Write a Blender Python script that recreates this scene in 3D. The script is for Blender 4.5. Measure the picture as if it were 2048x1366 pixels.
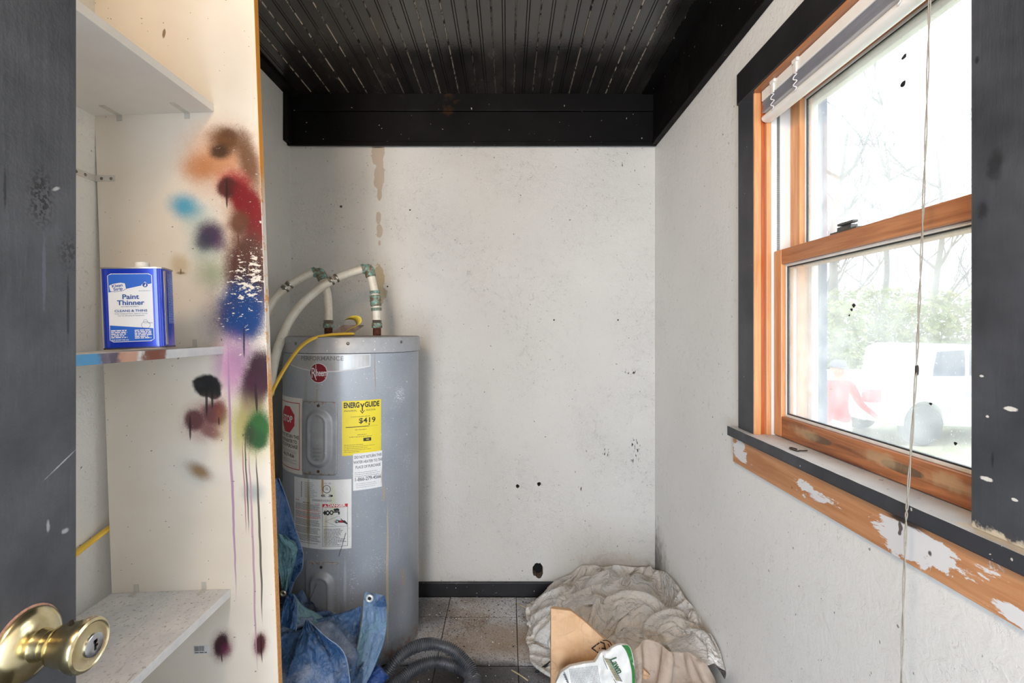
import bpy, bmesh, math, random
import numpy as np
from mathutils import Vector, Matrix, noise as mn
PI = math.pi
for o in list(bpy.data.objects): bpy.data.objects.remove(o)
SC = bpy.context.scene
COL = SC.collection

# ---------------------------------------------------------------- camera, world, lights, exposure
F = 967.0            # focal length in pixels of the 2048 px wide frame
PX, PY = 1016.0, 660.0
H = 1.2606           # camera height
cam_d = bpy.data.cameras.new('camera'); cam = bpy.data.objects.new('camera', cam_d); COL.objects.link(cam)
cam.location = (0, 0, H); cam.rotation_euler = (PI/2, 0, 0)
cam_d.sensor_width = 36.0; cam_d.lens = F*36/2048
cam_d.shift_x = (1024-PX)/2048; cam_d.shift_y = (PY-683)/2048
cam_d.clip_start = .02
SC.camera = cam
SC.view_settings.view_transform = 'Standard'; SC.view_settings.look = 'None'
SC.view_settings.gamma = 1; SC.view_settings.use_curve_mapping = False
SC.view_settings.exposure = 0.33
W = bpy.data.worlds.new('sky'); SC.world = W; W.use_nodes = True
bg = W.node_tree.nodes['Background']; bg.inputs[0].default_value = (.86, .93, 1.0, 1); bg.inputs[1].default_value = 4.0
def lamp(name, typ, loc, rot, energy, color, **kw):
    d = bpy.data.lights.new(name, typ); d.energy = energy; d.color = color
    for k, v in kw.items(): setattr(d, k, v)
    o = bpy.data.objects.new(name, d); COL.objects.link(o); o.location = loc; o.rotation_euler = rot
    return o
lamp('sun', 'SUN', (0, 0, 8), (math.radians(48), 0, math.radians(-62)), 2.0, (1, .95, .86), angle=.01)
# warm ceiling lamp of the hall and an added cool fill light behind the camera
lamp('hall_pendant_lamp', 'POINT', (-.50, -.12, 1.98), (0, 0, 0), 66, (1, .74, .47), shadow_soft_size=.16)
lamp('hall_cool_fill', 'AREA', (-.60, -1.70, 1.05), (math.radians(92), 0, math.radians(-34)), 100, (.74, .86, 1), shape='RECTANGLE', size=1.4, size_y=1.9)

def P(px, py, d):
    """world point of a measured photo point at depth d"""
    return Vector(((px-PX)*d/F, d, H-(py-PY)*d/F))
def lin(r, g, b, a=1):
    f = lambda c: (c/255/12.92) if c/255 <= .04045 else ((c/255+.055)/1.055)**2.4
    return (f(r), f(g), f(b), a)
rnd = random.Random(7)

# ---------------------------------------------------------------- material helper
class G:
    def __init__(s, name):
        s.m = bpy.data.materials.new(name); s.m.use_nodes = True
        s.t = s.m.node_tree; s.t.nodes.clear()
        s.out = s.t.nodes.new('ShaderNodeOutputMaterial')
    def put(s, sock, v):
        if isinstance(v, bpy.types.NodeSocket): s.t.links.new(v, sock)
        elif v is not None:
            try: sock.default_value = v
            except Exception: sock.default_value = tuple(v)[:3]
    def n(s, t, ins=None, **props):
        nd = s.t.nodes.new(t)
        for k, v in props.items(): setattr(nd, k, v)
        for k, v in (ins or {}).items(): s.put(nd.inputs[k], v)
        return nd
    def math(s, op, a, b=0., clamp=False):
        nd = s.n('ShaderNodeMath', {0: a, 1: b}, operation=op); nd.use_clamp = clamp; return nd.outputs[0]
    def mul(s, a, b): return s.math('MULTIPLY', a, b)
    def add(s, a, b): return s.math('ADD', a, b)
    def mix(s, f, a, b, blend='MIX'):
        nd = s.n('ShaderNodeMix', data_type='RGBA', blend_type=blend)
        s.put(nd.inputs[0], f); s.put(nd.inputs[6], a); s.put(nd.inputs[7], b); return nd.outputs[2]
    def noise(s, vec, scale, detail=3., rough=.5, dist=0.):
        return s.n('ShaderNodeTexNoise', {'Vector': vec, 'Scale': scale, 'Detail': detail, 'Roughness': rough, 'Distortion': dist}).outputs[0]
    def vor(s, vec, scale, feature='F1'):
        return s.n('ShaderNodeTexVoronoi', {'Vector': vec, 'Scale': scale}, feature=feature).outputs[0]
    def mr(s, v, a, b, c=0., d=1., smooth=False):
        return s.n('ShaderNodeMapRange', {0: v, 1: a, 2: b, 3: c, 4: d}, interpolation_type='SMOOTHSTEP' if smooth else 'LINEAR').outputs[0]
    def pos(s): return s.n('ShaderNodeNewGeometry').outputs['Position']
    def obj(s): return s.n('ShaderNodeTexCoord').outputs['Object']
    def rand(s): return s.n('ShaderNodeObjectInfo').outputs['Random']
    def xyz(s, v): return s.n('ShaderNodeSeparateXYZ', {0: v}).outputs
    def comb(s, x=0., y=0., z=0.): return s.n('ShaderNodeCombineXYZ', {0: x, 1: y, 2: z}).outputs[0]
    def scale(s, v, sc): return s.n('ShaderNodeVectorMath', {0: v, 1: sc}, operation='MULTIPLY').outputs[0]
    def vadd(s, v, w): return s.n('ShaderNodeVectorMath', {0: v, 1: w}, operation='ADD').outputs[0]
    def blob(s, vec, loc, rad, rot=0., axis=1, r0=.55, r1=1., jit=None):
        """soft ellipse mask: 1 inside r0, 0 outside r1"""
        e = [0, 0, 0]; e[axis] = rot
        rad = tuple(rad)
        mp = s.n('ShaderNodeMapping', {0: vec, 1: tuple(loc), 2: tuple(e), 3: rad}, vector_type='TEXTURE').outputs[0]
        l = s.n('ShaderNodeVectorMath', {0: mp}, operation='LENGTH').outputs['Value']
        if jit is not None: l = s.add(l, jit)
        return s.mr(l, r0, r1, 1., 0., True)
    def bump(s, h, strength=.3, dist=.01, normal=None):
        return s.n('ShaderNodeBump', {'Height': h, 'Strength': strength, 'Distance': dist, **({'Normal': normal} if normal is not None else {})}).outputs[0]
    def fin(s, col, rough=.5, metal=0., normal=None, **kw):
        b = s.n('ShaderNodeBsdfPrincipled', {'Base Color': col, 'Roughness': rough, 'Metallic': metal})
        if normal is not None: s.put(b.inputs['Normal'], normal)
        for k, v in kw.items(): s.put(b.inputs[k.replace('_', ' ')], v)
        s.t.links.new(b.outputs[0], s.out.inputs[0]); s.b = b
        return s.m
def plain(name, rgb, rough=.5, metal=0., var=.08, vs=30., bump=0., bs=200.):
    """plain colour with slight procedural unevenness"""
    g = G(name); p = g.pos(); c = lin(*rgb)
    col = g.mix(g.mr(g.noise(p, vs, 4), .3, .7, 0, 1), tuple(x*(1-var) for x in c[:3])+(1,), tuple(min(1, x*(1+var)) for x in c[:3])+(1,))
    nm = g.bump(g.noise(p, bs, 3), bump, .002) if bump else None
    return g.fin(col, rough, metal, nm)

# ---------------------------------------------------------------- mesh helper
class MB:
    def __init__(s): s.v = []; s.f = []; s.mi = []
    def face(s, idx, mi=0): s.f.append(tuple(idx)); s.mi.append(mi)
    def pts(s, pts):
        k = len(s.v); s.v += [tuple(p) for p in pts]; return k
    def box(s, x0, x1, y0, y1, z0, z1, mi=0, jitter=0.):
        k = s.pts([(x, y, z) for z in (z0, z1) for y in (y0, y1) for x in (x0, x1)])
        for q in ((0, 2, 3, 1), (4, 5, 7, 6), (0, 1, 5, 4), (2, 6, 7, 3), (0, 4, 6, 2), (1, 3, 7, 5)): s.face([k+i for i in q], mi)
        return s
    def quad(s, a, b, c, d, mi=0): k = s.pts([a, b, c, d]); s.face([k, k+1, k+2, k+3], mi); return s
    def loft(s, rings, closed=True, caps=True, mi=0):
        n = len(rings[0]); k0 = len(s.v)
        for r in rings: s.pts(r)
        for i in range(len(rings)-1):
            for j in range(n if closed else n-1):
                a = k0+i*n+j; b = k0+i*n+(j+1) % n
                s.face([a, b, b+n, a+n], mi)
        if caps and closed:
            s.face([k0+j for j in reversed(range(n))], mi); s.face([k0+(len(rings)-1)*n+j for j in range(n)], mi)
        return s
    def tube(s, path, r, n=10, caps=True, mi=0, flat=1.0):
        path = [Vector(p) for p in path]; rr = r if hasattr(r, '__len__') else [r]*len(path)
        up = Vector((0, 0, 1)); rings = []; prev = None
        for i, p in enumerate(path):
            t = (path[min(i+1, len(path)-1)]-path[max(i-1, 0)]).normalized()
            if prev is None:
                a = t.cross(up)
                if a.length < .05: a = t.cross(Vector((1, 0, 0)))
                a.normalize()
            else:
                a = (prev-t*prev.dot(t)).normalized()
            prev = a; b = t.cross(a).normalized()
            rings.append([p+a*(math.cos(q)*rr[i])+b*(math.sin(q)*rr[i]*flat) for q in [2*PI*j/n for j in range(n)]])
        return s.loft(rings, True, caps, mi)
    def lathe(s, prof, org, axis='z', n=32, mi=0, a0=0.):
        """prof: list of (r, h); revolved round the axis at org"""
        org = Vector(org); rings = []
        for r, h in prof:
            ring = []
            for j in range(n):
                q = a0+2*PI*j/n; c, d = math.cos(q)*r, math.sin(q)*r
                ring.append(org+(Vector((c, d, h)) if axis == 'z' else Vector((h, c, d)) if axis == 'x' else Vector((d, h, c))))
            rings.append(ring)
        return s.loft(rings, True, True, mi)
    def prism(s, poly, d, mi=0):
        """polygon (list of points) extruded by vector d"""
        d = Vector(d); n = len(poly)
        k = s.pts(poly); s.pts([Vector(p)+d for p in poly])
        s.face([k+i for i in range(n)], mi); s.face([k+n+i for i in reversed(range(n))], mi)
        for i in range(n): j = (i+1) % n; s.face([k+j, k+i, k+n+i, k+n+j], mi)
        return s
    def grid(s, fn, nu, nv, mi=0):
        k = s.pts([fn(i/(nu-1), j/(nv-1)) for j in range(nv) for i in range(nu)])
        for j in range(nv-1):
            for i in range(nu-1): a = k+j*nu+i; s.face([a, a+1, a+nu+1, a+nu], mi)
        return s
    def mesh(s, name, mats, smooth=False, weld=0.):
        me = bpy.data.meshes.new(name); me.from_pydata(s.v, [], s.f); me.update()
        for m in (mats if isinstance(mats, (list, tuple)) else [mats]): me.materials.append(m)
        me.polygons.foreach_set('material_index', s.mi)
        if weld:
            bm = bmesh.new(); bm.from_mesh(me); bmesh.ops.remove_doubles(bm, verts=bm.verts, dist=weld); bm.to_mesh(me); bm.free()
        bm = bmesh.new(); bm.from_mesh(me); bmesh.ops.recalc_face_normals(bm, faces=bm.faces); bm.to_mesh(me); bm.free()
        if smooth: me.polygons.foreach_set('use_smooth', [True]*len(me.polygons))
        return me
WL = {}
def link(o, parent=None, label=None, cat=None, group=None, kind=None):
    COL.objects.link(o)
    if parent is not None:
        o.parent = parent; o.matrix_parent_inverse = Matrix.Translation(-WL.get(parent.name, Vector((0, 0, 0))))
    if label: o['label'] = label
    if cat: o['category'] = cat
    if group: o['group'] = group
    if kind: o['kind'] = kind
    WL[o.name] = Vector(o.location) if parent is None else Vector((0, 0, 0))
    return o
def build(mb, name, mats, parent=None, label=None, cat=None, group=None, kind=None, smooth=False, bevel=0., sub=0, autos=None, weld=0., solid=0.):
    me = mb.mesh(name, mats, smooth, weld)
    o = bpy.data.objects.new(name, me)
    if parent is None:
        c = np.array(mb.v); b = Vector(((c[:, 0].min()+c[:, 0].max())/2, (c[:, 1].min()+c[:, 1].max())/2, c[:, 2].min()))
        me.transform(Matrix.Translation(-b)); o.location = b
    if solid:
        m = o.modifiers.new('thickness', 'SOLIDIFY'); m.thickness = solid; m.offset = 0
    if bevel:
        m = o.modifiers.new('bevel', 'BEVEL'); m.width = bevel; m.segments = 2; m.limit_method = 'ANGLE'
    if sub:
        m = o.modifiers.new('sub', 'SUBSURF'); m.levels = m.render_levels = sub
    if autos is not None:
        me.polygons.foreach_set('use_smooth', [True]*len(me.polygons)); me.set_sharp_from_angle(angle=math.radians(autos))
    return link(o, parent, label, cat, group, kind)
def empty(name, loc, label=None, cat=None, group=None, kind=None):
    o = bpy.data.objects.new(name, None); o.location = loc; o.empty_display_size = .05
    return link(o, None, label, cat, group, kind)
def copy(src, parent, loc):
    c = src.copy(); COL.objects.link(c); c.location = loc; c.parent = parent; c.matrix_parent_inverse = src.matrix_parent_inverse.copy()
    WL[c.name] = Vector((0, 0, 0)); return c
def smoothpath(pts, n=8):
    """Catmull-Rom through points"""
    p = [Vector(q) for q in pts]; p = [2*p[0]-p[1]]+p+[2*p[-1]-p[-2]]; out = []
    for i in range(1, len(p)-2):
        for k in range(n):
            t = k/n; a, b, c, d = p[i-1:i+3]
            out.append(.5*((2*b)+(c-a)*t+(2*a-5*b+4*c-d)*t*t+(3*b-a-3*c+d)*t**3))
    out.append(p[-2]); return out
def text2d(s, size, align='CENTER', bold=0., squeeze=1., shear=0.):
    """flat lettering as (points, faces), baseline at 0"""
    c = bpy.data.curves.new('t', 'FONT'); c.body = s; c.size = size; c.align_x = align; c.offset = bold; c.resolution_u = 3; c.shear = shear
    o = bpy.data.objects.new('t', c); COL.objects.link(o)
    me = o.to_mesh(); v = [(p.co.x*squeeze, p.co.y) for p in me.vertices]; f = [tuple(q.vertices) for q in me.polygons]
    o.to_mesh_clear(); bpy.data.objects.remove(o); bpy.data.curves.remove(c)
    return v, f
def put_text(mb, fn, s, u, v, size, mi=0, align='CENTER', bold=0., squeeze=1., rot=0., shear=0.):
    vs, fs = text2d(s, size, align, bold, squeeze, shear); c, d = math.cos(rot), math.sin(rot)
    k = mb.pts([fn(u+a*c-b*d, v+a*d+b*c) for a, b in vs])
    for f in fs: mb.face([k+i for i in f], mi)
def put_rect(mb, fn, u0, u1, v0, v1, mi=0, seg=1):
    if seg == 1 and abs(u1-u0) < 1: seg = max(1, int(abs(u1-u0)/.008))
    mb.grid(lambda a, b: fn(u0+(u1-u0)*a, v0+(v1-v0)*b), seg+1, 2, mi)
def put_poly(mb, fn, pts, mi=0):
    us = [p[0] for p in pts]; w_ = max(us)-min(us); n = len(pts)
    cr = [(pts[(i+1) % n][0]-pts[i][0])*(pts[(i+2) % n][1]-pts[(i+1) % n][1])-(pts[(i+1) % n][1]-pts[i][1])*(pts[(i+2) % n][0]-pts[(i+1) % n][0]) for i in range(n)]
    if .012 < w_ < 1 and (min(cr) > -1e-9 or max(cr) < 1e-9):     # convex and wide: cut into upright slices so that it follows a curved surface
        cuts = sorted(set([min(us)+w_*i/max(2, int(w_/.006)) for i in range(max(2, int(w_/.006))+1)])); spans = []
        for c in cuts:
            vs = []
            for i in range(n):
                (a, b), (d, e) = pts[i], pts[(i+1) % n]
                if abs(a-d) < 1e-9:
                    if abs(a-c) < 1e-9: vs += [b, e]
                elif min(a, d)-1e-9 <= c <= max(a, d)+1e-9: vs.append(b+(e-b)*(c-a)/(d-a))
            spans.append((c, min(vs), max(vs)))
        k = mb.pts([fn(c, v) for c, lo, hi in spans for v in (lo, hi)])
        for i in range(len(spans)-1): mb.face([k+2*i, k+2*i+2, k+2*i+3, k+2*i+1], mi)
        return
    k = mb.pts([fn(*p) for p in pts]); mb.face([k+i for i in range(len(pts))], mi)
def put_ring(mb, fn, u, v, r0, r1, mi=0, n=28, su=1.):
    k = mb.pts([fn(u+math.cos(2*PI*j/n)*r*su, v+math.sin(2*PI*j/n)*r) for r in (r0, r1) for j in range(n)])
    for j in range(n): a = k+j; b = k+(j+1) % n; mb.face([a, b, b+n, a+n], mi)
def put_disc(mb, fn, u, v, r, mi=0, n=28, su=1.):
    put_poly(mb, fn, [(u+math.cos(2*PI*j/n)*r*su, v+math.sin(2*PI*j/n)*r) for j in range(n)], mi)
def fine_print(mb, fn, u0, u1, v0, v1, rows, mi=0, seed=1, fill=.55, ragged=.2, vertical=False):
    """rows of word-length dashes standing for small print"""
    r = random.Random(seed); h = (v1-v0)/rows
    for i in range(rows):
        y = v1-h*(i+.5); x = u0; end = u1-(u1-u0)*r.random()*ragged
        while x < end:
            w = min(h*r.uniform(.7, 3.2), end-x)
            put_rect(mb, fn, x, x+w, y-h*fill/2, y+h*fill/2, mi); x += w+h*.45
# ---------------------------------------------------------------- the room shell
XR, XL, YB, ZC, YF = .699, -1.037, 2.30, H+1.106, -2.2
def plaster(name, extra=None, base=(226, 223, 217), amp=.30, rel=.34):
    g = G(name); p = g.pos()
    big = g.noise(p, 2.2, 3); mid = g.noise(p, 26, 5, .6, 1.2); fine = g.noise(p, 130, 3, .6)
    wp = g.vadd(p, g.scale(g.n('ShaderNodeTexNoise', {'Vector': p, 'Scale': 14., 'Detail': 3.}).outputs[1], (.09, .09, .09)))
    crack = g.mr(g.vor(wp, 62, 'DISTANCE_TO_EDGE'), 0, .12, 0, 1, True)
    ridge = g.mr(g.noise(p, 45, 2, .5, 2.5), .44, .56, 0, 1, True)
    col = g.mix(g.mr(big, .3, .7, 0, 1), lin(*[c-7 for c in base]), lin(*base))
    patchy = g.mr(g.noise(p, 4, 3), .30, .72, .15, 1, True)
    hair = g.mul(g.mr(g.math('ABSOLUTE', g.math('SUBTRACT', g.noise(p, 38, 2, .5, 1.4), .5)), .004, .016, 1, 0), g.mr(g.noise(p, 30, 2), .5, .58, 0, 1))
    hair = g.mul(hair, patchy)
    col = g.mix(g.mul(hair, .50 if rel > .5 else .38), col, lin(140, 136, 130))
    speck = g.mr(g.noise(p, 95, 1, .3), .79, .81, 0, .7)
    col = g.mix(speck, col, lin(70, 66, 62))
    if extra: col = extra(g, p, col)
    h = g.add(g.mul(mid, .8), g.add(g.mul(fine, .18), g.math('SUBTRACT', g.mul(g.mul(ridge, patchy), amp), g.mul(hair, .5))))
    return g.fin(col, .62, 0, g.bump(h, rel, .006))
def back_marks(g, p, col):
    k = YB/F
    j = g.math('MULTIPLY_ADD', g.noise(p, 26, 4, .6), 1.1, ); g.put(j.node.inputs[2], -.55)
    tan = lin(192, 176, 160); tan2 = lin(190, 174, 146)
    for x, y, rx, ry, c in ((755, 306, 15, 30, tan), (758, 352, 12, 32, tan), (759, 388, 5, 16, tan), (757, 436, 5, 14, tan), (759, 462, 7, 16, tan),
                            (757, 556, 12, 32, tan2), (757, 592, 17, 24, tan2), (759, 486, 3, 6, tan)):
        q = P(x, y, YB); col = g.mix(g.blob(p, q, (rx*k, .5, ry*k), r0=.85, r1=.92, jit=j), col, c)
    # damp, grubby plaster low in the corner behind the plastic
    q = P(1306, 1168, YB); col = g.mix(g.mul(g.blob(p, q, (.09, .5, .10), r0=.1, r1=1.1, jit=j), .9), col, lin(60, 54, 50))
    q = P(1230, 1128, YB); col = g.mix(g.mul(g.blob(p, q, (.24, .5, .075), r0=.1, r1=1., jit=j), .5), col, lin(176, 158, 138))
    # black scuffs
    n2 = g.mr(g.noise(g.scale(p, (1, 1, .35)), 110, 2), .56, .6, 0, 1)
    for x, y, rx, ry in ((1270, 902, 14, 30), (1262, 742, 16, 8), (1160, 975, 4, 12), (1212, 905, 10, 10), (681, 411, 3, 5), (1245, 330, 3, 8)):
        q = P(x, y, YB); col = g.mix(g.mul(g.blob(p, q, (rx*k, .5, ry*k), r0=.6, r1=1.), n2), col, lin(45, 42, 42))
    for x, y, r in ((775, 573, 2), (820, 420, 2), (682, 413, 3), (1108, 640, 2), (1236, 640, 2)):
        q = P(x, y, YB); col = g.mix(g.blob(p, q, (r*k, .5, r*k), r0=.7, r1=1.), col, lin(60, 56, 54))
    q = P(756, 295, YB); col = g.mix(g.blob(p, q, (13*k, .5, 1.2*k), r0=.7, r1=1.), col, lin(120, 108, 98))
    return col
def right_marks(g, p, col):
    j = g.math('SUBTRACT', g.mul(g.noise(p, 30, 3), .8), .4)
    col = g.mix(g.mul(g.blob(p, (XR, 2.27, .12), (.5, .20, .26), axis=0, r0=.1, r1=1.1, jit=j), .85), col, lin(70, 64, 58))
    return g.mix(g.mul(g.blob(p, (XR, 1.95, .10), (.5, .4, .2), axis=0, r0=.1, r1=1., jit=j), .45), col, lin(176, 158, 138))
M_BACK = plaster('back_plaster', back_marks, (218, 214, 208), .32, .55); M_RIGHT = plaster('right_plaster', right_marks, (236, 234, 230), .08); M_WALL = plaster('plain_plaster')  # back wall darkened and right wall brightened in colour to match their light

def black_paint(name, rough=.33, chips=.0, brown=.0, base=(30, 29, 31), sheen=.25):
    g = G(name); p = g.pos()
    n1 = g.noise(p, 6, 4, .6); n2 = g.noise(p, 70, 3, .6)
    col = g.mix(g.mr(n1, .35, .7, 0, 1), lin(*base), lin(*[c+(12 if base[0] > 20 else 5) for c in base]))
    if brown: col = g.mix(g.mr(g.noise(p, 3.2, 4, .7), .66, .80, 0, brown), col, lin(120, 78, 42))
    if chips: col = g.mix(g.mr(g.noise(p, 85, 2, .4), .80-chips, .815-chips, 0, .9), col, lin(205, 196, 186))
    r = g.mr(g.noise(p, 9, 4), .3, .7, rough-.08, rough+.14)
    return g.fin(col, r, 0, g.bump(g.add(g.mul(n1, .6), g.mul(n2, .25)), .3, .004), Specular_IOR_Level=.15 if base[0] < 20 else .5)
M_BLACK = black_paint('black_paint', .34, .02)
M_BLACKT = black_paint('black_trim_paint', .55, .03, .5, (9, 7, 7))
M_CASE = black_paint('black_casing_paint', .42, .035, 0, (52, 53, 58))

# back wall with its ragged hole and two screw holes
def back_wall():
    bm = bmesh.new(); es = []; holes = []
    def loop(pts):
        vs = [bm.verts.new(q) for q in pts]
        for i in range(len(vs)): es.append(bm.edges.new((vs[i], vs[(i+1) % len(vs)])))
        return vs
    loop([(XL-.12, YB, -.06), (XR+.16, YB, -.06), (XR+.16, YB, ZC+.1), (XL-.12, YB, ZC+.1)])
    r = random.Random(3); k = YB/F
    q = P(1076, 1139, YB); ring = []
    for i in range(18):
        a = 2*PI*i/18; ring.append(q+Vector((math.cos(a)*11*k*r.uniform(.8, 1.15), 0, math.sin(a)*14*k*r.uniform(.8, 1.15)-(3*k if math.sin(a) < -.3 else 0))))
    holes.append(loop(ring))
    for x, y, rr in ((1035, 972, 3.6), (1078, 968, 3.8)):
        q = P(x, y, YB); holes.append(loop([q+Vector((math.cos(a)*rr*k*r.uniform(.8, 1.2), 0, math.sin(a)*rr*k*r.uniform(.8, 1.2))) for a in [2*PI*i/9 for i in range(9)]]))
    bmesh.ops.triangle_fill(bm, edges=es, use_beauty=True)
    for f in bm.faces: f.material_index = 0
    for vs in holes:
        back = [bm.verts.new(v.co+Vector((r.uniform(-.004, .004), .05, r.uniform(-.004, .004)))) for v in vs]
        n = len(vs)
        for i in range(n):
            f = bm.faces.new((vs[i], vs[(i+1) % n], back[(i+1) % n], back[i])); f.material_index = 1
        f = bm.faces.new(back); f.material_index = 2
    bmesh.ops.recalc_face_normals(bm, faces=bm.faces)
    # backing of the wall
    v = [bm.verts.new(q) for q in [(x, y, z) for z in (-.06, ZC+.1) for y in (YB+.06, YB+.12) for x in (XL-.12, XR+.16)]]
    for q in ((0, 2, 3, 1), (4, 5, 7, 6), (0, 1, 5, 4), (2, 6, 7, 3), (0, 4, 6, 2), (1, 3, 7, 5)): bm.faces.new([v[i] for i in q])
    me = bpy.data.meshes.new('wall_back'); 
    for v in bm.verts: v.co -= Vector((0, YB, 0))
    bm.to_mesh(me); bm.free()
    for m in (M_BACK, plain('broken_plaster', (120, 104, 88), .9, var=.4, vs=120, bump=.5), plain('hole_dark', (20, 17, 15), .9)): me.materials.append(m)
    o = bpy.data.objects.new('wall_back', me); o.location = (0, YB, 0)
    link(o, None, 'white rough plaster wall facing the camera behind the water heater', 'wall', kind='structure')
back_wall()
build(MB().box(XL-.12, XL, YF, YB+.0, -.06, ZC+.1), 'wall_left', M_WALL, None, 'white plaster wall at the left behind the shelves', 'wall', kind='structure')
ZS, ZH = H-.317, H+.668     # window opening
WY0, WY1 = .655, 1.345
w = MB()
w.box(XR, XR+.16, YF, YB, -.06, ZS); w.box(XR, XR+.16, YF, YB, ZH, ZC+.1); w.box(XR, XR+.16, WY1, YB, ZS, ZH); w.box(XR, XR+.16, YF, WY0, ZS, ZH)
build(w, 'wall_right', M_RIGHT, None, 'white plaster wall at the right with the window in it', 'wall', kind='structure')
build(MB().box(XL-.12, XR+.16, YF-.1, YF, -.06, ZC+.1), 'wall_rear', M_WALL, None, 'plain white wall of the hall behind the camera', 'wall', kind='structure')

# ceiling of beadboard planks
ceil = build(MB().box(XL-.12, XR+.16, YF-.1, YB+.12, ZC+.012, ZC+.10), 'ceiling', M_BLACK, None, 'black painted beadboard ceiling with white chipped joints', 'ceiling', kind='structure')
def plank_mat():
    g = G('black_beadboard'); o = g.obj(); p = g.pos(); x, y, z = g.xyz(o); rd = g.rand()
    n1 = g.noise(g.scale(p, (1, .5, 1)), 7, 5, .6); n2 = g.noise(p, 90, 3)
    col = g.mix(g.mr(n1, .38, .68, 0, 1), lin(30, 28, 27), lin(56, 52, 48))
    ax = g.math('ABSOLUTE', x)
    # chipped, unpainted joints; each joint chipped more or less
    seed = g.vadd(g.scale(p, (8, 5, 1)), g.comb(g.mul(rd, 40.)))
    chip = g.mr(g.noise(seed, 5, 4, .7), .44, .50, 0, 1)
    edge = g.mr(ax, .0398, .0406, 0, 1)
    col = g.mix(g.mul(g.mul(edge, chip), g.mr(rd, .2, .7, .25, 1.)), col, lin(205, 190, 172))
    col = g.mix(g.mr(g.noise(p, 60, 2, .4), .79, .81, 0, .6), col, lin(170, 160, 150))
    h = g.add(g.mul(n1, 1.), g.mul(n2, .18))
    return g.fin(col, g.mr(n1, .3, .7, .16, .30), 0, g.bump(h, .30, .005), Specular_IOR_Level=.85)
M_PLANK = plank_mat()
pw = .0857; hw = pw/2-.0007
prof = [(-hw, .012), (-hw, .003), (-hw+.003, 0), (-.0065, 0), (-.005, .003), (-.003, .0005), (.003, .0005), (.005, .003), (.0065, 0), (hw-.003, 0), (hw, .003), (hw, .012)]
def plank(x0=-1., x1=1.):
    m = MB(); pr = [(max(x0, min(x1, x)), z) for x, z in prof]
    m.loft([[(x, y, z) for x, z in pr] for y in (-1.45, 1.45)]); return m
k0 = -.058
first = None
for k in range(-12, 10):
    xc = k0+(k+.5)*pw
    if xc-hw < XL+.003 or xc+hw > XR-.003: continue
    if first is None:
        first = build(plank(), 'plank', M_PLANK, ceil); first.location = (xc, .83, ZC)
    else: copy(first, ceil, (xc, .83, ZC+rnd.uniform(-.0008, .0008)))
lastx = max(c.location.x for c in ceil.children)+pw/2
# frieze boards and battens under the ceiling
build(MB().box(XL, XL+.05, -.62, YB-.03, ZC-.012, ZC+.005).box(XL, XL+.024, YB-.075, YB-.03, ZC-.232, ZC-.012), 'trim_3', M_BLACKT, None, 'thin black batten along the left edge of the ceiling', 'trim', kind='structure', bevel=.003)
zt = lambda y, d: H-(y-PY)*d/F
yb = YB-.03
t1 = build(MB().box(XL, XR, yb+.004, YB, zt(283, yb), ZC+.004), 'trim_1', M_BLACKT, None, 'wide black frieze board across the top of the back wall', 'trim', kind='structure')
build(MB().box(XL, XR, yb-.008, yb+.012, zt(223, yb), ZC+.002), 'cover_strip', M_BLACKT, t1, bevel=.003)
build(MB().box(XL, XR, yb-.004, yb+.012, zt(291, yb), zt(282.5, yb)), 'bead_moulding', M_BLACKT, t1, bevel=.003)
t2 = build(MB().box(XR-.020, XR, -.62, yb-.009, zt(283, yb), ZC+.002), 'trim_2', M_BLACKT, None, 'wide black frieze board along the top of the right wall', 'trim', kind='structure')
build(MB().box(XR-.026, XR, -.62, yb-.009, zt(291, yb), zt(283, yb)), 'bead_moulding', M_BLACKT, t2, bevel=.003)
build(MB().box(lastx, XR-.001, -.62, yb-.009, ZC-.004, ZC+.008), 'ceiling_strip', M_BLACKT, t2)
build(MB().box(XL, XR, YB-.015, YB, -.002, .066), 'baseboard_back', black_paint('black_baseboard_paint', .42, .07, 0, (26, 25, 28)), None, 'black painted baseboard along the back wall', 'baseboard', kind='structure', bevel=.003)

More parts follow.
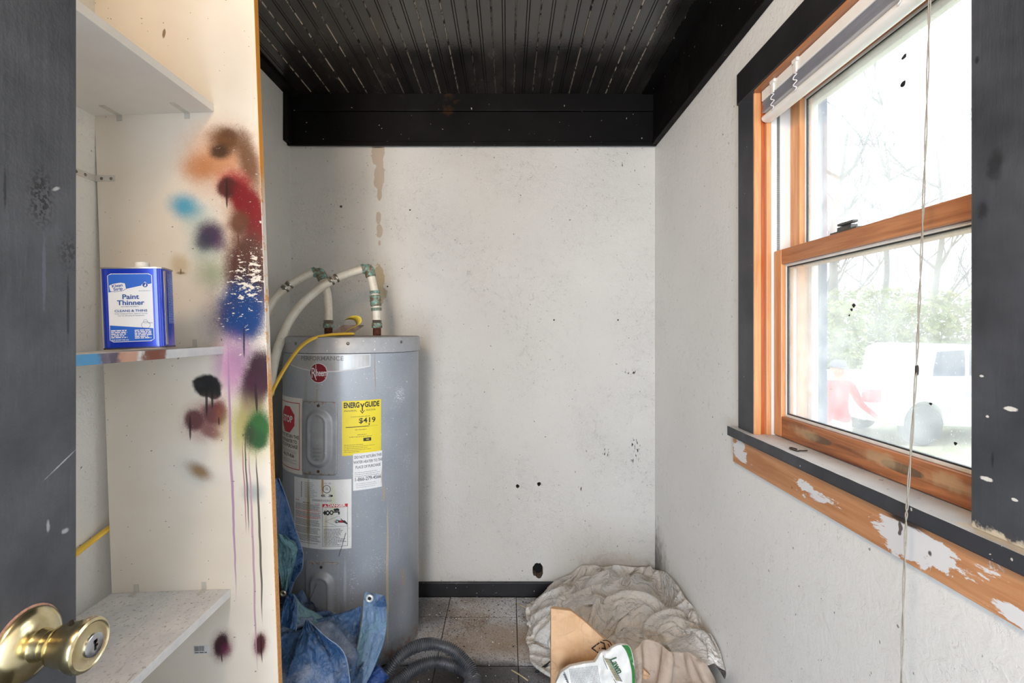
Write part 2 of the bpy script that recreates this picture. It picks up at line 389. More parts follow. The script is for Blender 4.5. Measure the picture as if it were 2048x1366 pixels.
# floor of speckled, dirty tiles
floor = build(MB().box(XL-.12, XR+.16, YF-.1, YB+.12, -.07, -.005), 'floor', plain('floor_bed', (46, 42, 40), .9), None, 'dirty floor of square speckled grey tiles', 'floor', kind='structure')
def tile_mat():
    g = G('speckled_tile'); p = g.pos(); rd = g.rand()
    n = g.noise(p, 3.2, 5, .65); sp = g.noise(p, 150, 2, .6); sp2 = g.noise(p, 75, 3, .7)
    col = g.mix(g.mr(rd, 0, 1), lin(192, 196, 206), lin(208, 208, 210))
    col = g.mix(g.mr(n, .45, .66, 0, .75), col, lin(150, 128, 104))
    d = g.noise(p, 6.5, 5, .7)
    col = g.mix(g.mr(d, .55, .70, 0, .65), col, lin(98, 84, 68))
    col = g.mix(g.mr(sp, .56, .62, 0, .75), col, lin(52, 48, 47))
    col = g.mix(g.mr(sp2, .62, .70, 0, .8), col, lin(46, 40, 36))
    col = g.mix(g.mr(g.noise(p, 190, 1), .66, .70, 0, .8), col, lin(235, 234, 232))
    brn = g.blob(p, (-.02, 1.96, 0), (.42, .17, .5), r0=.3, r1=1., jit=g.math('SUBTRACT', g.mul(d, 1.1), .55)); col = g.mix(g.mul(brn, .62), col, lin(150, 126, 98))
    blk = g.mr(g.noise(p, 58, 4, .75), .57, .66, 0, .85); col = g.mix(g.mul(blk, g.mr(n, .35, .6, 1, .3)), col, lin(44, 38, 34))
    # soot-dark tiles near the door side
    x, y, z = g.xyz(p)
    dk = g.mr(g.add(y, g.mul(g.noise(p, 8, 4), .12)), 1.86, 1.91, 1, 0, True)
    col = g.mix(g.mul(dk, .78), col, lin(58, 55, 56))
    cx = g.blob(p, (-.16, 1.76, 0), (.26, .15, .5), r0=.3, r1=1., jit=g.math('SUBTRACT', g.mul(d, .9), .45))
    col = g.mix(g.mul(cx, .75), col, lin(34, 31, 30))
    edge = g.blob(p, (-.36, 2.16, 0), (.17, .16, .5), r0=.3, r1=1., jit=g.math('SUBTRACT', g.mul(d, .9), .45))
    col = g.mix(g.mul(edge, .7), col, lin(66, 54, 46))
    return g.fin(col, g.mr(d, .3, .7, .45, .8), 0, g.bump(g.add(g.mul(sp2, .5), n), .5, .003))
M_TILE = tile_mat()
tw = .31; tiles = {}
for row, (y0, y1) in enumerate(((2.127, YB-.016), (1.817, 2.127), (1.507, 1.817), (1.197, 1.507), (.887, 1.197), (.577, .887))):
    for c in range(-3, 3):
        x0, x1 = .038+c*tw-tw, .038+c*tw
        if c == -3: x0 = max(x0, XL+.002)
        if c == 2: x1 = min(.038+2*tw+.02, XR-.002)
        ky = (row == 0, c in (-3, 2) and c)
        cx, cy = (x0+x1)/2, (y0+y1)/2
        if ky not in tiles:
            hx, hy = (x1-x0)/2-.0016, (y1-y0)/2-.0032
            t = build(MB().box(-hx, hx, -hy, hy, -.006, 0), 'tile', M_TILE, floor, bevel=.0012); tiles[ky] = t
        else: t = copy(tiles[ky], floor, (0, 0, 0))
        t.location = (cx, cy, rnd.uniform(-.0012, .0005)); t.rotation_euler = (rnd.uniform(-.003, .003), rnd.uniform(-.003, .003), rnd.uniform(-.006, .006))

# ---------------------------------------------------------------- the window
def wood(name, axis=2, base=(222, 164, 112), dark=(196, 128, 78), rough=.38, extra=None):
    g = G(name); p = g.pos(); st = [1., 1., 1.]; st[axis] = .06
    q = g.scale(p, st); gr = g.noise(q, 60, 5, .6, .8); gr2 = g.noise(q, 170, 3)
    col = g.mix(g.mr(gr, .32, .68, 0, 1), lin(*dark), lin(*base))
    col = g.mix(g.mr(gr2, .55, .7, 0, .35), col, lin(*dark))
    if extra: col = extra(g, p, col)
    return g.fin(col, rough, 0, g.bump(gr2, .15, .001))
M_WOODV = wood('orange_wood_upright', 2); M_WOODH = wood('orange_wood_rail', 1, (206, 142, 96), (164, 104, 68))
def rail_grooves_wear(g, p, col):
    for y in (1.15, .905):  # finger grooves: dark ovals painted in place of their shaded hollows
        col = g.mix(g.mul(g.blob(p, (.735, y, H-.259), (.5, .052, .0095), axis=0, r0=.9, r1=1.02), .92), col, lin(98, 78, 58))
    for y in (1.2, .95, .8):
        n = g.math('SUBTRACT', g.mul(g.noise(p, 40, 4), 1.2), .6)
        col = g.mix(g.mul(g.blob(p, (.735, y, H-.255), (.5, .075, .018), axis=0, r0=.3, r1=1, jit=n), .55), col, lin(196, 168, 130))
    return col
M_WOODB = wood('worn_wood_rail', 1, (192, 124, 78), (112, 64, 40), .4, rail_grooves_wear)
M_VINYL = plain('white_vinyl', (232, 230, 226), .4, var=.03)
win = empty('window_1', (.77, 1.0, ZS), 'orange wood sash window with black casing in the right wall', 'window', kind='structure')
XF = .681
CASES = []
for nm, y0, y1, z0, z1, xx in (('casing', 1.344, 1.432, H-.290, H+.676, XF), ('casing', .600, .712, H-.290, H+.676, XF)):
    CASES.append(build(MB().box(xx, XR, y0, y1, z0, z1), nm, M_CASE, win, bevel=.0025))
build(MB().box(XF-.003, XR, .590, 1.436, H+.664, H+.757), 'head_casing', M_BLACK, win, bevel=.003)
def case_chips():
    g = G('chipped_black_casing'); p = g.pos(); n = g.noise(p, 6, 4, .6); n2 = g.noise(g.scale(p, (1, 1, .15)), 90, 3); n3 = g.noise(p, 70, 4, .65)
    col = g.mix(g.mr(n, .35, .7), lin(54, 56, 61), lin(78, 80, 86)); j = g.math('SUBTRACT', g.mul(n3, 1.2), .6)
    for px, py, rx, rz in ((1972, 957, .014, .005), (2022, 818, .016, .004), (1964, 752, .005, .003), (1975, 833, .004, .003), (2030, 1000, .006, .003)):
        d = XF*F/(px-PX); q = P(px, py, d); col = g.mix(g.blob(p, q, (.5, rx, rz), axis=0, r0=.5, r1=.8, jit=j), col, lin(222, 218, 210))
    for px, py, rx, rz in ((1985, 920, .003, .016), (1954, 120, .004, .008), (1990, 330, .016, .03), (1965, 420, .012, .02)):
        d = XF*F/(px-PX); q = P(px, py, d); col = g.mix(g.mul(g.blob(p, q, (.5, rx, rz), axis=0, r0=.3, r1=1., jit=j), .7), col, lin(26, 26, 30))
    z = g.xyz(p)[2]; col = g.mix(g.mr(g.add(z, g.mul(g.math('SUBTRACT', n3, .5), .030)), H-.286, H-.280, 1, 0), col, lin(208, 196, 176))
    return g.fin(col, .40, 0, g.bump(g.add(n2, g.mul(n3, .4)), .35, .003))
def apron_wear(g, p, col):
    q = g.scale(p, (1, .35, 1)); n = g.noise(q, 22, 6, .7, .6)
    x, y, z = g.xyz(p)
    bias = g.add(g.blob(p, (.68, .80, H-.362), (.5, .17, .055), axis=0, r0=.2, r1=1.), g.add(g.blob(p, (.68, 1.42, H-.355), (.5, .06, .05), axis=0, r0=.2, r1=1.),
                 g.add(g.blob(p, (.68, .62, H-.385), (.5, .10, .03), axis=0, r0=.2, r1=1.), g.mul(g.blob(p, (.68, 1.07, H-.36), (.5, .14, .022), axis=0, r0=.1, r1=1.), .6))))
    f = g.mr(g.add(n, g.mul(bias, .30)), .66, .69, 0, 1)
    col = g.mix(f, col, lin(224, 222, 222))
    kn = g.mr(g.noise(p, 33, 1), .76, .79, 0, .9); col = g.mix(kn, col, lin(60, 38, 26))
    return g.mix(g.mul(g.blob(p, (.68, .83, H-.328), (.5, .05, .008), axis=0, r0=.4, r1=1., jit=g.math('SUBTRACT', n, .5)), .9), col, lin(40, 38, 42))
CASES[1].data.materials[0] = case_chips()
M_APRON = wood('stripped_pine_apron', 1, (206, 150, 106), (178, 118, 74), .6, apron_wear)
build(MB().box(XF, XR, .28, 1.464, H-.398, H-.316), 'apron', M_APRON, win, bevel=.0015)
def stool_mat():
    g = G('dusty_white_sill'); p = g.pos()
    col = g.mix(g.mr(g.noise(p, 9, 4), .35, .7, 0, 1), lin(196, 198, 202), lin(222, 222, 222))
    col = g.mix(g.mr(g.noise(p, 70, 3, .6), .66, .72, 0, .8), col, lin(90, 84, 78))
    col = g.mix(g.mul(g.blob(p, (.69, .66, H-.29), (.03, .09, .2), r0=.6, r1=1., jit=g.math('SUBTRACT', g.mul(g.noise(p, 60, 4), 1.4), .7)), .8), col, lin(214, 200, 180))
    return g.fin(col, .6, 0, g.bump(g.noise(p, 60, 4), .3, .002))
M_STOOL = stool_mat()
s = MB(); y0, y1 = .30, 1.462; xs, xe = .663, .86
r_ = random.Random(5); nn = 40
tops = [(xs+r_.uniform(-.0006, .0012), y0+(y1-y0)*i/nn) for i in range(nn+1)]
for i in range(nn):
    (xa, ya), (xb, yb_) = tops[i], tops[i+1]
    s.quad((xa, ya, H-.29), (xb, yb_, H-.29), (xe, yb_, H-.29), (xe, ya, H-.29), 0)
    s.quad((xa, ya, H-.29), (xb, yb_, H-.29), (xs+.001, yb_, H-.317), (xs+.001, ya, H-.317), 1)
s.quad((xs, y0, H-.317), (xe, y0, H-.317), (xe, y1, H-.317), (xs, y1, H-.317), 1)
s.quad((xs, y1, H-.29), (xe, y1, H-.29), (xe, y1, H-.317), (xs, y1, H-.317), 1); s.quad((xs, y0, H-.29), (xe, y0, H-.29), (xe, y0, H-.317), (xs, y0, H-.317), 1)
build(s, 'stool', [M_STOOL, M_CASE], win, weld=.0001)
# jamb linings, stop, vinyl balance track with its toothed strip
for i, (ya, yc, sg) in enumerate(((1.339, 1.346, 1), (.654, .661, -1))):
    f = lambda a: (1.345-a) if sg > 0 else (.655+a)
    bx = lambda m, x0, x1, t: m.box(x0, x1, min(f(0), f(t)), max(f(0), f(t)), H-.29, ZH)
    build(bx(bx(MB(), XF+.001, .701, .006), .8, .859, .006), 'jamb', M_WOODV, win, bevel=.001)
    build(bx(MB(), .701, .714, .001), 'jamb_groove', wood('dark_wood_groove', 2, (190, 100, 48), (160, 74, 30)), win)  # groove strip coloured darker and redder than the jamb
    build(bx(MB(), .714, .7275, .010), 'jamb_stop', M_WOODV, win, bevel=.002)
    tr = build(bx(bx(bx(MB(), .7277, .745, .005), .745, .754, .0025), .754, .7995, .005), 'balance_track', M_VINYL, win)
    if sg > 0:
        m = MB()
        for q in range(170): z = H+.20+q*.00275; m.box(.7455, .7530, f(.0052), f(.002), z, z+.0014)
        o = build(m, 'toothed_strip', plain('grey_teeth', (120, 118, 116), .5), tr); o['kind'] = 'stuff'
build(MB().box(XF+.001, .859, .655, 1.345, ZH-.012, ZH), 'head_jamb', M_WOODH, win)
def glass_mat():
    g = G('dusty_glare_glass'); p = g.pos()
    tr = g.n('ShaderNodeBsdfTransparent', {0: (.93, .96, .97, 1)}); gl = g.n('ShaderNodeBsdfGlossy', {0: (1, 1, 1, 1), 1: .03})
    dust = g.n('ShaderNodeBsdfTranslucent', {0: (.9, .9, .9, 1)}); dd = g.n('ShaderNodeBsdfDiffuse', {0: (.8, .8, .78, 1)})
    fr = g.n('ShaderNodeFresnel', {0: 1.45}).outputs[0]
    dn = g.add(g.mr(g.noise(p, 16, 5, .6), .35, .75, .10, .24), g.mr(g.noise(p, 260, 2), .68, .74, 0, .4))  # dust veil thickened to wash out the view; glare put into the pane
    a = g.n('ShaderNodeMixShader', {0: g.mul(fr, .55), 1: tr.outputs[0], 2: gl.outputs[0]})
    b = g.n('ShaderNodeMixShader', {0: dn, 1: a.outputs[0], 2: g.n('ShaderNodeMixShader', {0: .25, 1: dust.outputs[0], 2: dd.outputs[0]}).outputs[0]})
    g.t.links.new(b.outputs[0], g.out.inputs[0]); return g.m
M_GLASS = glass_mat(); M_SEAL = plain('dark_glazing_seal', (52, 50, 50), .5); M_BEAD = plain('white_glazing_bead', (226, 222, 214), .5)
def sash(name, x0, x1, z0, z1, ib, it, mat_rail, gx):
    yA, yB_ = .663, 1.3385; sw = .036 if name == 'lower_sash' else .043
    o = build(MB().box(x0, x1, yA, yA+sw, z0, z1).box(x0, x1, yB_-sw, yB_, z0, z1), name, M_WOODV, win, bevel=.0025)
    build(MB().box(x0+.0004, x1-.0004, yA+sw, yB_-sw, z0, ib), 'bottom_rail', mat_rail, o, bevel=.002)
    build(MB().box(x0+.0004, x1-.0004, yA+sw, yB_-sw, it, z1), 'top_rail', M_WOODH, o, bevel=.002)
    a, b, c, d = yA+sw, yB_-sw, ib, it; t = .007
    build(MB().box(gx-.004, gx+.006, a, a+t, c, d).box(gx-.004, gx+.006, b-t, b, c, d).box(gx-.004, gx+.006, a+t, b-t, c, c+t).box(gx-.004, gx+.006, a+t, b-t, d-t, d), 'glazing_bead', M_BEAD, o, bevel=.001)
    a, b, c, d = a+t, b-t, c+t, d-t; t = .003
    build(MB().box(gx-.002, gx+.004, a, a+t, c, d).box(gx-.002, gx+.004, b-t, b, c, d).box(gx-.002, gx+.004, a, b, c, c+t).box(gx-.002, gx+.004, a, b, d-t, d), 'glazing_seal', M_SEAL, o)
    build(MB().box(gx, gx+.003, a+.001, b-.001, c+.001, d-.001), 'pane', M_GLASS, o)
    return o
ls = sash('lower_sash', .7355, .770, H-.288, H+.217, H-.233, H+.177, M_WOODB, .750)
us = sash('upper_sash', .781, .814, H+.170, H+.656, H+.212, H+.622, M_WOODH, .797)
build(MB().box(.742, .768, 1.03, 1.115, H+.217, H+.222).box(.748, .764, 1.055, 1.10, H+.222, H+.232).box(.738, .75, 1.035, 1.085, H+.232, H+.237), 'sash_lock', plain('grey_metal_catch', (104, 104, 100), .45, .6), ls, bevel=.001)
# outside storm frame and a post of the porch trim seen through the panes
build(MB().box(.832, .85, 1.325, 1.345, ZS, ZH).box(.832, .85, .655, .675, ZS, ZH).box(.832, .85, .675, 1.325, ZH-.05, ZH).box(.832, .85, .675, 1.325, H-.29, H-.262).box(.832, .85, .675, 1.325, H+.185, H+.205), 'storm_frame', M_VINYL, win)
build(MB().box(.868, .89, 1.348, 1.395, ZS-.08, ZH+.09).box(.868, .89, .60, .65, ZS-.08, ZH+.09), 'outer_casing', plain('blue_grey_exterior_paint', (58, 74, 110), .6, var=.15, vs=120), win)
# a few black paint spots stuck on the glass
m = MB(); r_ = random.Random(11)
for px, py, s_ in ((1708, 611, 4), (1704, 619, 3), (1699, 631, 2), (1809, 113, 5), (1806, 168, 7), (1862, 808, 3), (1911, 887, 3.4)):
    gx = .7495 if py > 480 else .7965
    d = gx*F/(px-PX); q = P(px, py, d); k = d/F*s_
    m.prism([q+Vector((0, math.cos(a)*k*1.3*r_.uniform(.6, 1.2), math.sin(a)*k*r_.uniform(.6, 1.3))) for a in [2*PI*i/8 for i in range(8)]], (-.0006, 0, 0))
build(m, 'paint_spots', plain('black_spot', (16, 16, 18), .5), win)['kind'] = 'stuff'

# ---------------------------------------------------------------- raised blind with its cord
bl = empty('window_blind', (.72, 1.0, H+.56), 'raised blind with stacked white slats at the top of the window', 'blind')
M_BLW = plain('white_blind_plastic', (236, 232, 226), .35, var=.03); M_BLS = plain('blind_slat', (214, 210, 212), .4, var=.05)
build(MB().box(.697, .733, .672, 1.330, H+.627, H+.6555), 'headrail', M_BLW, bl, bevel=.002)
sl = None
for i in range(12):
    z = H+.6245-i*.0026
    if sl is None:
        m = MB(); m.grid(lambda a, b: (-.018+.036*a, -.326+.652*b, .0016*math.sin(PI*a)), 5, 2); m.grid(lambda a, b: (-.018+.036*a, -.326+.652*b, .0016*math.sin(PI*a)-.0008), 5, 2)
        sl = build(m, 'slat', M_BLS, bl)
        sl.location = (.716, 1.001, z); first_sl = sl
    else: copy(first_sl, bl, (.716+rnd.uniform(-.002, .002), 1.001+rnd.uniform(-.002, .002), z))
m = MB(); ring = [(.698+.034*(.5-.5*math.cos(a)), .012*math.sin(a)) for a in [2*PI*i/16 for i in range(16)]]
m.loft([[(x, y, H+.582+z*.95) for x, z in ring] for y in (.672, 1.332)])
build(m, 'bottom_rail', M_BLW, bl, autos=50)
for y in (1.27, 1.17, .86):
    m = MB(); m.box(.692, .700, y-.011, y+.011, H+.648, H+.659).box(.693, .697, y-.006, y+.006, H+.622, H+.648)
    br = build(m, 'bracket_clip', M_BLW, bl, bevel=.0012)
    m = MB(); m.tube(smoothpath([(.694+.003*math.sin(i*1.9), y+.004*math.cos(i*2.3), H+.624-.0055*i) for i in range(9)], 4), .0016, 6)
    build(m, 'ladder_cord', M_BLS, bl, smooth=True)
cp = smoothpath([(.6995, .800, H+.625), (.694, .802, H+.35), (.683, .800, H+.1), (.672, .797, H-.08), (.655, .792, H-.27), (.649, .789, H-.33), (.640, .786, H-.55), (.634, .780, H-.78)], 10)
M_CORD = plain('pale_cord', (150, 142, 130), .6, var=.1, vs=300)
m = MB()
for s_ in (0, PI): m.tube([p+Vector((.0013*math.cos(i*.8+s_), .0013*math.sin(i*.8+s_), 0)) for i, p in enumerate(cp)], .0010, 6)
cd = build(m, 'lift_cord', M_CORD, bl, smooth=True)
q = P(1826, 738, .797); m = MB(); m.lathe([(.0005, .008), (.0024, .006), (.0028, 0), (.0024, -.008), (.0005, -.011)], (.674, .797, H-.065), n=10)
build(m, 'cord_knot', plain('dark_knot', (48, 40, 36), .7), bl, smooth=True)
# bent wire staple lying on the sill
m = MB(); sp = [P(1583, 884, .685*F/567), P(1590, 880, .69*F/574), P(1600, 881, .69*F/584), P(1603, 888, .685*F/587), P(1594, 889, .685*F/578), P(1588, 885, .687*F/572)]
sp = [Vector((.672+.006*math.cos(a), 1.165+.014*math.sin(a)*1.2, H-.2875)) for a in [i*.55 for i in range(11)]]+[Vector((.684, 1.15, H-.2872)), Vector((.690, 1.143, H-.285))]
m.tube(smoothpath([Vector((q.x+.018, q.y, q.z)) for q in sp], 4), .0016, 6)
build(m, 'wire_ring', plain('dark_wire', (70, 66, 62), .4, .8), None, 'small dark wire ring lying on the window sill', 'wire', smooth=True)
# ---------------------------------------------------------------- leaning shelf unit with the sprayed end panel
TA = math.radians(2.06); YP = 1.214
Q0 = P(532, 660, YP)
def T(x, y, z):
    """unit coordinates (x from the panel's right edge, z from eye height) leaned into the room"""
    return Vector((Q0.x+x*math.cos(TA)-z*math.sin(TA), y, Q0.z+x*math.sin(TA)+z*math.cos(TA)))
def tbox(m, x0, x1, y0, y1, z0, z1, mi=0):
    k = m.pts([T(x, y, z) for z in (z0, z1) for y in (y0, y1) for x in (x0, x1)])
    for q in ((0, 2, 3, 1), (4, 5, 7, 6), (0, 1, 5, 4), (2, 6, 7, 3), (0, 4, 6, 2), (1, 3, 7, 5)): m.face([k+i for i in q], mi)
    return m
def panel_mat():
    g = G('sprayed_white_panel'); p = g.pos(); k = YP/F
    fine = g.noise(p, 520, 2, .6); n1 = g.noise(p, 45, 4, .6); big = g.noise(p, 5, 3)
    col = g.mix(g.mr(big, .3, .7), lin(226, 215, 199), lin(234, 226, 214))
    jit = g.add(g.mul(fine, .40), g.mul(n1, .22)); jit = g.math('SUBTRACT', jit, .31)
    hard = g.math('SUBTRACT', g.mul(n1, .5), .25)
    # the drips run a little crooked
    x, y, z = g.xyz(p)
    wob = g.vadd(p, g.comb(g.mul(g.math('SUBTRACT', g.noise(g.scale(p, (3, 3, 9)), 1, 2), .5), .010), 0., 0.))
    def sp(px, py, rx, ry, rot, c, a=1., r0=.25, r1=1., h=False):
        nonlocal col
        e = 1. if h else 1.28
        f = g.blob(p, P(px, py, YP), (rx*k*e, .4, ry*k*e), math.radians(rot), 1, r0, r1, hard if h else jit)
        col = g.mix(g.mul(f, a) if a < 1 else f, col, lin(*c))
    def drip(px, y0, y1, w, c, a=.9):
        nonlocal col
        q = P(px, (y0+y1)/2, YP)
        f = g.blob(wob, q, (w*k, .4, (y1-y0)/2*k), -TA*.9, 1, .7, 1.)
        col = g.mix(g.mul(f, a), col, lin(*c))
    # broad haze first, dark cores after
    sp(440, 318, 92, 88, 0, (200, 126, 66), .85, 0., 1.); sp(495, 450, 64, 160, 0, (190, 126, 80), .7, .1, 1.)
    sp(400, 335, 46, 34, 0, (184, 112, 56), .75, .1); sp(455, 280, 46, 32, 10, (104, 64, 30), .98, .2); sp(498, 325, 24, 70, -14, (104, 64, 34), .9, .25)
    sp(440, 303, 24, 18, 0, (66, 40, 20), .95, .3); sp(458, 268, 20, 12, 20, (96, 60, 34), .8, .3)
    sp(370, 413, 40, 30, 20, (62, 156, 190), .95, .1); sp(395, 440, 40, 40, 0, (120, 170, 170), .4, .1)
    sp(468, 370, 40, 34, 25, (190, 30, 52), .75, .2); sp(492, 408, 30, 66, -28, (128, 4, 18), 1, .45); sp(508, 440, 22, 62, -8, (122, 6, 16), 1, .5)
    sp(455, 375, 22, 22, 0, (72, 20, 18), .95, .5); sp(484, 398, 14, 34, -30, (120, 8, 20), .8, .4)
    sp(412, 492, 44, 44, 0, (112, 150, 140), .55, .1); sp(420, 470, 34, 34, 10, (66, 46, 76), .98, .25); sp(408, 484, 20, 22, 0, (58, 60, 78), .7, .2); sp(440, 488, 18, 20, 0, (84, 40, 84), .6, .1)
    sp(478, 446, 24, 28, 0, (104, 58, 34), .95, .35); sp(505, 478, 22, 22, 0, (140, 16, 24), .8, .3)
    sp(425, 548, 48, 40, 0, (146, 158, 120), .75, .05); sp(360, 530, 22, 26, -30, (196, 172, 128), .7, .2); sp(362, 546, 10, 3, 0, (120, 96, 70), .8, .3)
    sp(495, 545, 50, 92, 0, (86, 50, 40), 1, .45); sp(500, 575, 40, 50, 0, (50, 30, 34), .9, .35)
    sp(470, 640, 72, 76, 0, (120, 104, 132), .7, .15); sp(484, 618, 50, 56, 0, (14, 58, 116), 1, .45); sp(456, 640, 34, 50, 20, (66, 60, 92), .6, .2); sp(487, 645, 42, 40, 0, (10, 60, 122), .95, .4)
    sp(465, 735, 44, 70, 0, (190, 128, 176), .85, .15); sp(492, 712, 40, 40, 0, (150, 116, 150), .6, .1)
    sp(518, 752, 30, 54, 8, (52, 18, 34), 1, .5); sp(505, 790, 28, 52, -8, (66, 26, 46), .9, .4); sp(492, 835, 16, 40, 0, (110, 66, 96), .8, .3)
    sp(415, 772, 32, 26, 10, (22, 22, 24), 1, .72, 1.05, True); sp(400, 768, 18, 7, 20, (30, 30, 32), 1, .5, 1.1, True); sp(428, 785, 18, 16, 0, (22, 22, 24), 1, .7, 1.05, True)
    sp(415, 840, 54, 46, -18, (168, 110, 104), .65, .3); sp(388, 840, 20, 22, -30, (96, 52, 56), .95, .55); sp(428, 828, 28, 26, 0, (104, 54, 58), .95, .45); sp(420, 862, 28, 16, 25, (122, 66, 66), .8, .3); sp(440, 822, 14, 26, 0, (120, 58, 56), .8, .3)
    sp(500, 862, 64, 70, 0, (200, 192, 110), .7, .1); sp(480, 850, 16, 60, 0, (170, 160, 90), .6, .1); sp(516, 860, 28, 44, 8, (46, 96, 44), 1, .45); sp(500, 872, 14, 26, 0, (50, 60, 40), .8, .3); sp(520, 880, 16, 20, 0, (40, 84, 42), .9, .4)
    sp(395, 945, 52, 28, 28, (196, 200, 196), .6, .1); sp(398, 942, 32, 17, 30, (146, 112, 74), .92, .15); sp(505, 985, 26, 24, 0, (150, 160, 166), .7, .1)
    sp(444, 1292, 26, 36, 12, (120, 70, 76), .7, .2); sp(442, 1290, 14, 24, 14, (58, 24, 34), 1, .5); sp(452, 1300, 12, 16, 10, (110, 34, 70), .7, .3)
    sp(520, 1288, 18, 30, 6, (150, 70, 70), .6, .2); sp(520, 1288, 11, 22, 6, (70, 16, 24), .95, .5)
    for q in ((453, 350, 421, 2.8, (50, 18, 16)), (413, 745, 838, 3.0, (20, 20, 22)), (424, 750, 822, 2.8, (20, 20, 22)), (381, 826, 884, 2.6, (44, 26, 34)), (438, 832, 852, 2, (70, 36, 40)),
              (463, 640, 1222, 3.0, (176, 136, 172)), (489, 866, 1078, 1.5, (178, 110, 124)), (494, 850, 1076, 1.8, (78, 66, 64)), (506, 860, 1366, 2.4, (186, 148, 168)), (519, 884, 1262, 2.6, (66, 62, 50)),
              (522, 1260, 1330, 1.6, (40, 16, 18)), (443, 1306, 1326, 1.6, (36, 16, 20)), (487, 650, 720, 2.2, (44, 22, 60)), (500, 480, 560, 4, (84, 44, 30)), (478, 460, 540, 2.6, (100, 60, 40)), (512, 760, 830, 3, (40, 16, 28)), (362, 536, 550, 1.4, (90, 70, 50))):
        drip(*q)
    # paint flaked off in white chips
    ch = g.n('ShaderNodeMapping', {0: p, 2: (0, math.radians(-28), 0), 3: (1, 1, 2.2)}).outputs[0]
    cn = g.noise(ch, 52, 5, .68); cn2 = g.noise(ch, 210, 2, .5)
    region = g.add(g.blob(p, P(500, 545, YP), (52*k, .4, 92*k), 0, 1, .1, 1.), g.mul(g.blob(p, P(470, 620, YP), (85*k, .4, 150*k), 0, 1, .1, 1.), .55))
    region = g.mul(region, g.mr(g.noise(p, 24, 3, .6), .30, .56, .35, 1.))
    region = g.add(region, g.mul(g.blob(p, P(515, 440, YP), (30*k, .4, 220*k), 0, 1, .2, 1.), .25))
    f = g.mr(g.add(cn, g.mul(region, .165)), .685, .70, 0, 1)
    f2 = g.mr(g.add(cn2, g.mul(region, .10)), .735, .75, 0, 1)
    col = g.mix(g.math('MAXIMUM', f, f2), col, lin(232, 222, 208))
    sx = g.mr(g.noise(p, 130, 1, .4), .77, .79, 0, .8); col = g.mix(sx, col, lin(80, 74, 68))
    sp(328, 67, 3, 9, 8, (130, 96, 56), .9, .6)
    return g.fin(col, .42, 0, g.bump(g.add(g.mul(n1, .4), g.mul(f, .5)), .18, .002))
M_PANEL = panel_mat()
M_MEL = plain('white_melamine', (232, 228, 222), .42, var=.03, vs=12)
def edge_mat():
    g = G('raw_chipboard_edge'); p = g.pos(); n = g.noise(p, 160, 4, .7)
    col = g.mix(g.mr(n, .3, .7), lin(206, 140, 78), lin(236, 180, 118))
    x, y, z = g.xyz(p)
    a = g.mr(z, H+.36, H+.44, 0, 1, True); col = g.mix(a, col, lin(236, 162, 70))
    w_ = g.mul(g.mr(g.math('ABSOLUTE', g.math('SUBTRACT', z, H+.13)), .17, .27, 1, 0), g.mr(g.noise(p, 45, 4, .7), .36, .46, 0, 1))
    col = g.mix(w_, col, lin(232, 222, 212))
    return g.fin(col, .75, 0, g.bump(n, .4, .002))
unit = empty('shelf_unit', T(-.41, .75, -H+.012), 'leaning white shelf unit whose end panel is covered in spray paint', 'shelves')
zb, zt_ = -H+.012, 1.085
pn = build(tbox(MB(), -.4105, -.0012, YP, YP+.0195, zb, zt_), 'end_panel', M_PANEL, unit)
build(tbox(MB(), -.0012, .0, YP+.0003, YP+.0192, zb, zt_), 'raw_edge', edge_mat(), pn)
build(tbox(MB(), -.4105, -.112, .34, .36, zb, zt_), 'end_panel', M_MEL, unit)
def dust_mat(name, chip=False):
    g = G(name); p = g.pos(); x, y, z = g.xyz(p)
    col = g.mix(g.mr(g.noise(p, 14, 5, .7), .35, .7), lin(206, 206, 208), lin(230, 228, 226))
    nz = g.xyz(g.n('ShaderNodeNewGeometry').outputs['Normal'])[2]
    up = g.mr(nz, .5, .9)
    d = g.mr(g.noise(p, 120, 4, .65), .58, .68, 0, .7); d2 = g.mr(g.noise(g.scale(p, (3, .6, 1)), 30, 4, .7), .62, .68, 0, .6)
    col = g.mix(g.mul(up, d), col, lin(120, 114, 108)); col = g.mix(g.mul(up, d2), col, lin(160, 152, 146))
    if chip:   # over-spray on the front edge of the middle shelf
        for px, d_, c, rx in ((185, .83, (70, 140, 190), .035), (172, .815, (84, 150, 196), .03), (220, .87, (108, 96, 112), .03), (236, .885, (92, 82, 98), .022), (258, .91, (196, 150, 128), .03), (305, .97, (122, 70, 52), .032), (318, .985, (126, 72, 54), .03)):
            q = P(px, 715, d_); f = g.blob(p, (q.x, d_, q.z), (.05, rx, .06), r0=.6, r1=1., jit=g.math('SUBTRACT', g.mul(g.noise(p, 70, 4), .9), .45))
            col = g.mix(g.mul(f, g.mr(nz, .4, .7, .95, .12)), col, lin(*c))
    return g.fin(col, .5, 0, g.bump(g.noise(p, 120, 4), .2, .002))
M_SH = dust_mat('dusty_white_shelf'); M_SHM = dust_mat('oversprayed_shelf', True)
M_BRK = plain('zinc_bracket', (206, 202, 194), .4, .25, bump=.1)
M_SCREW = plain('screw_steel', (120, 116, 110), .4, .8)
shelves = []
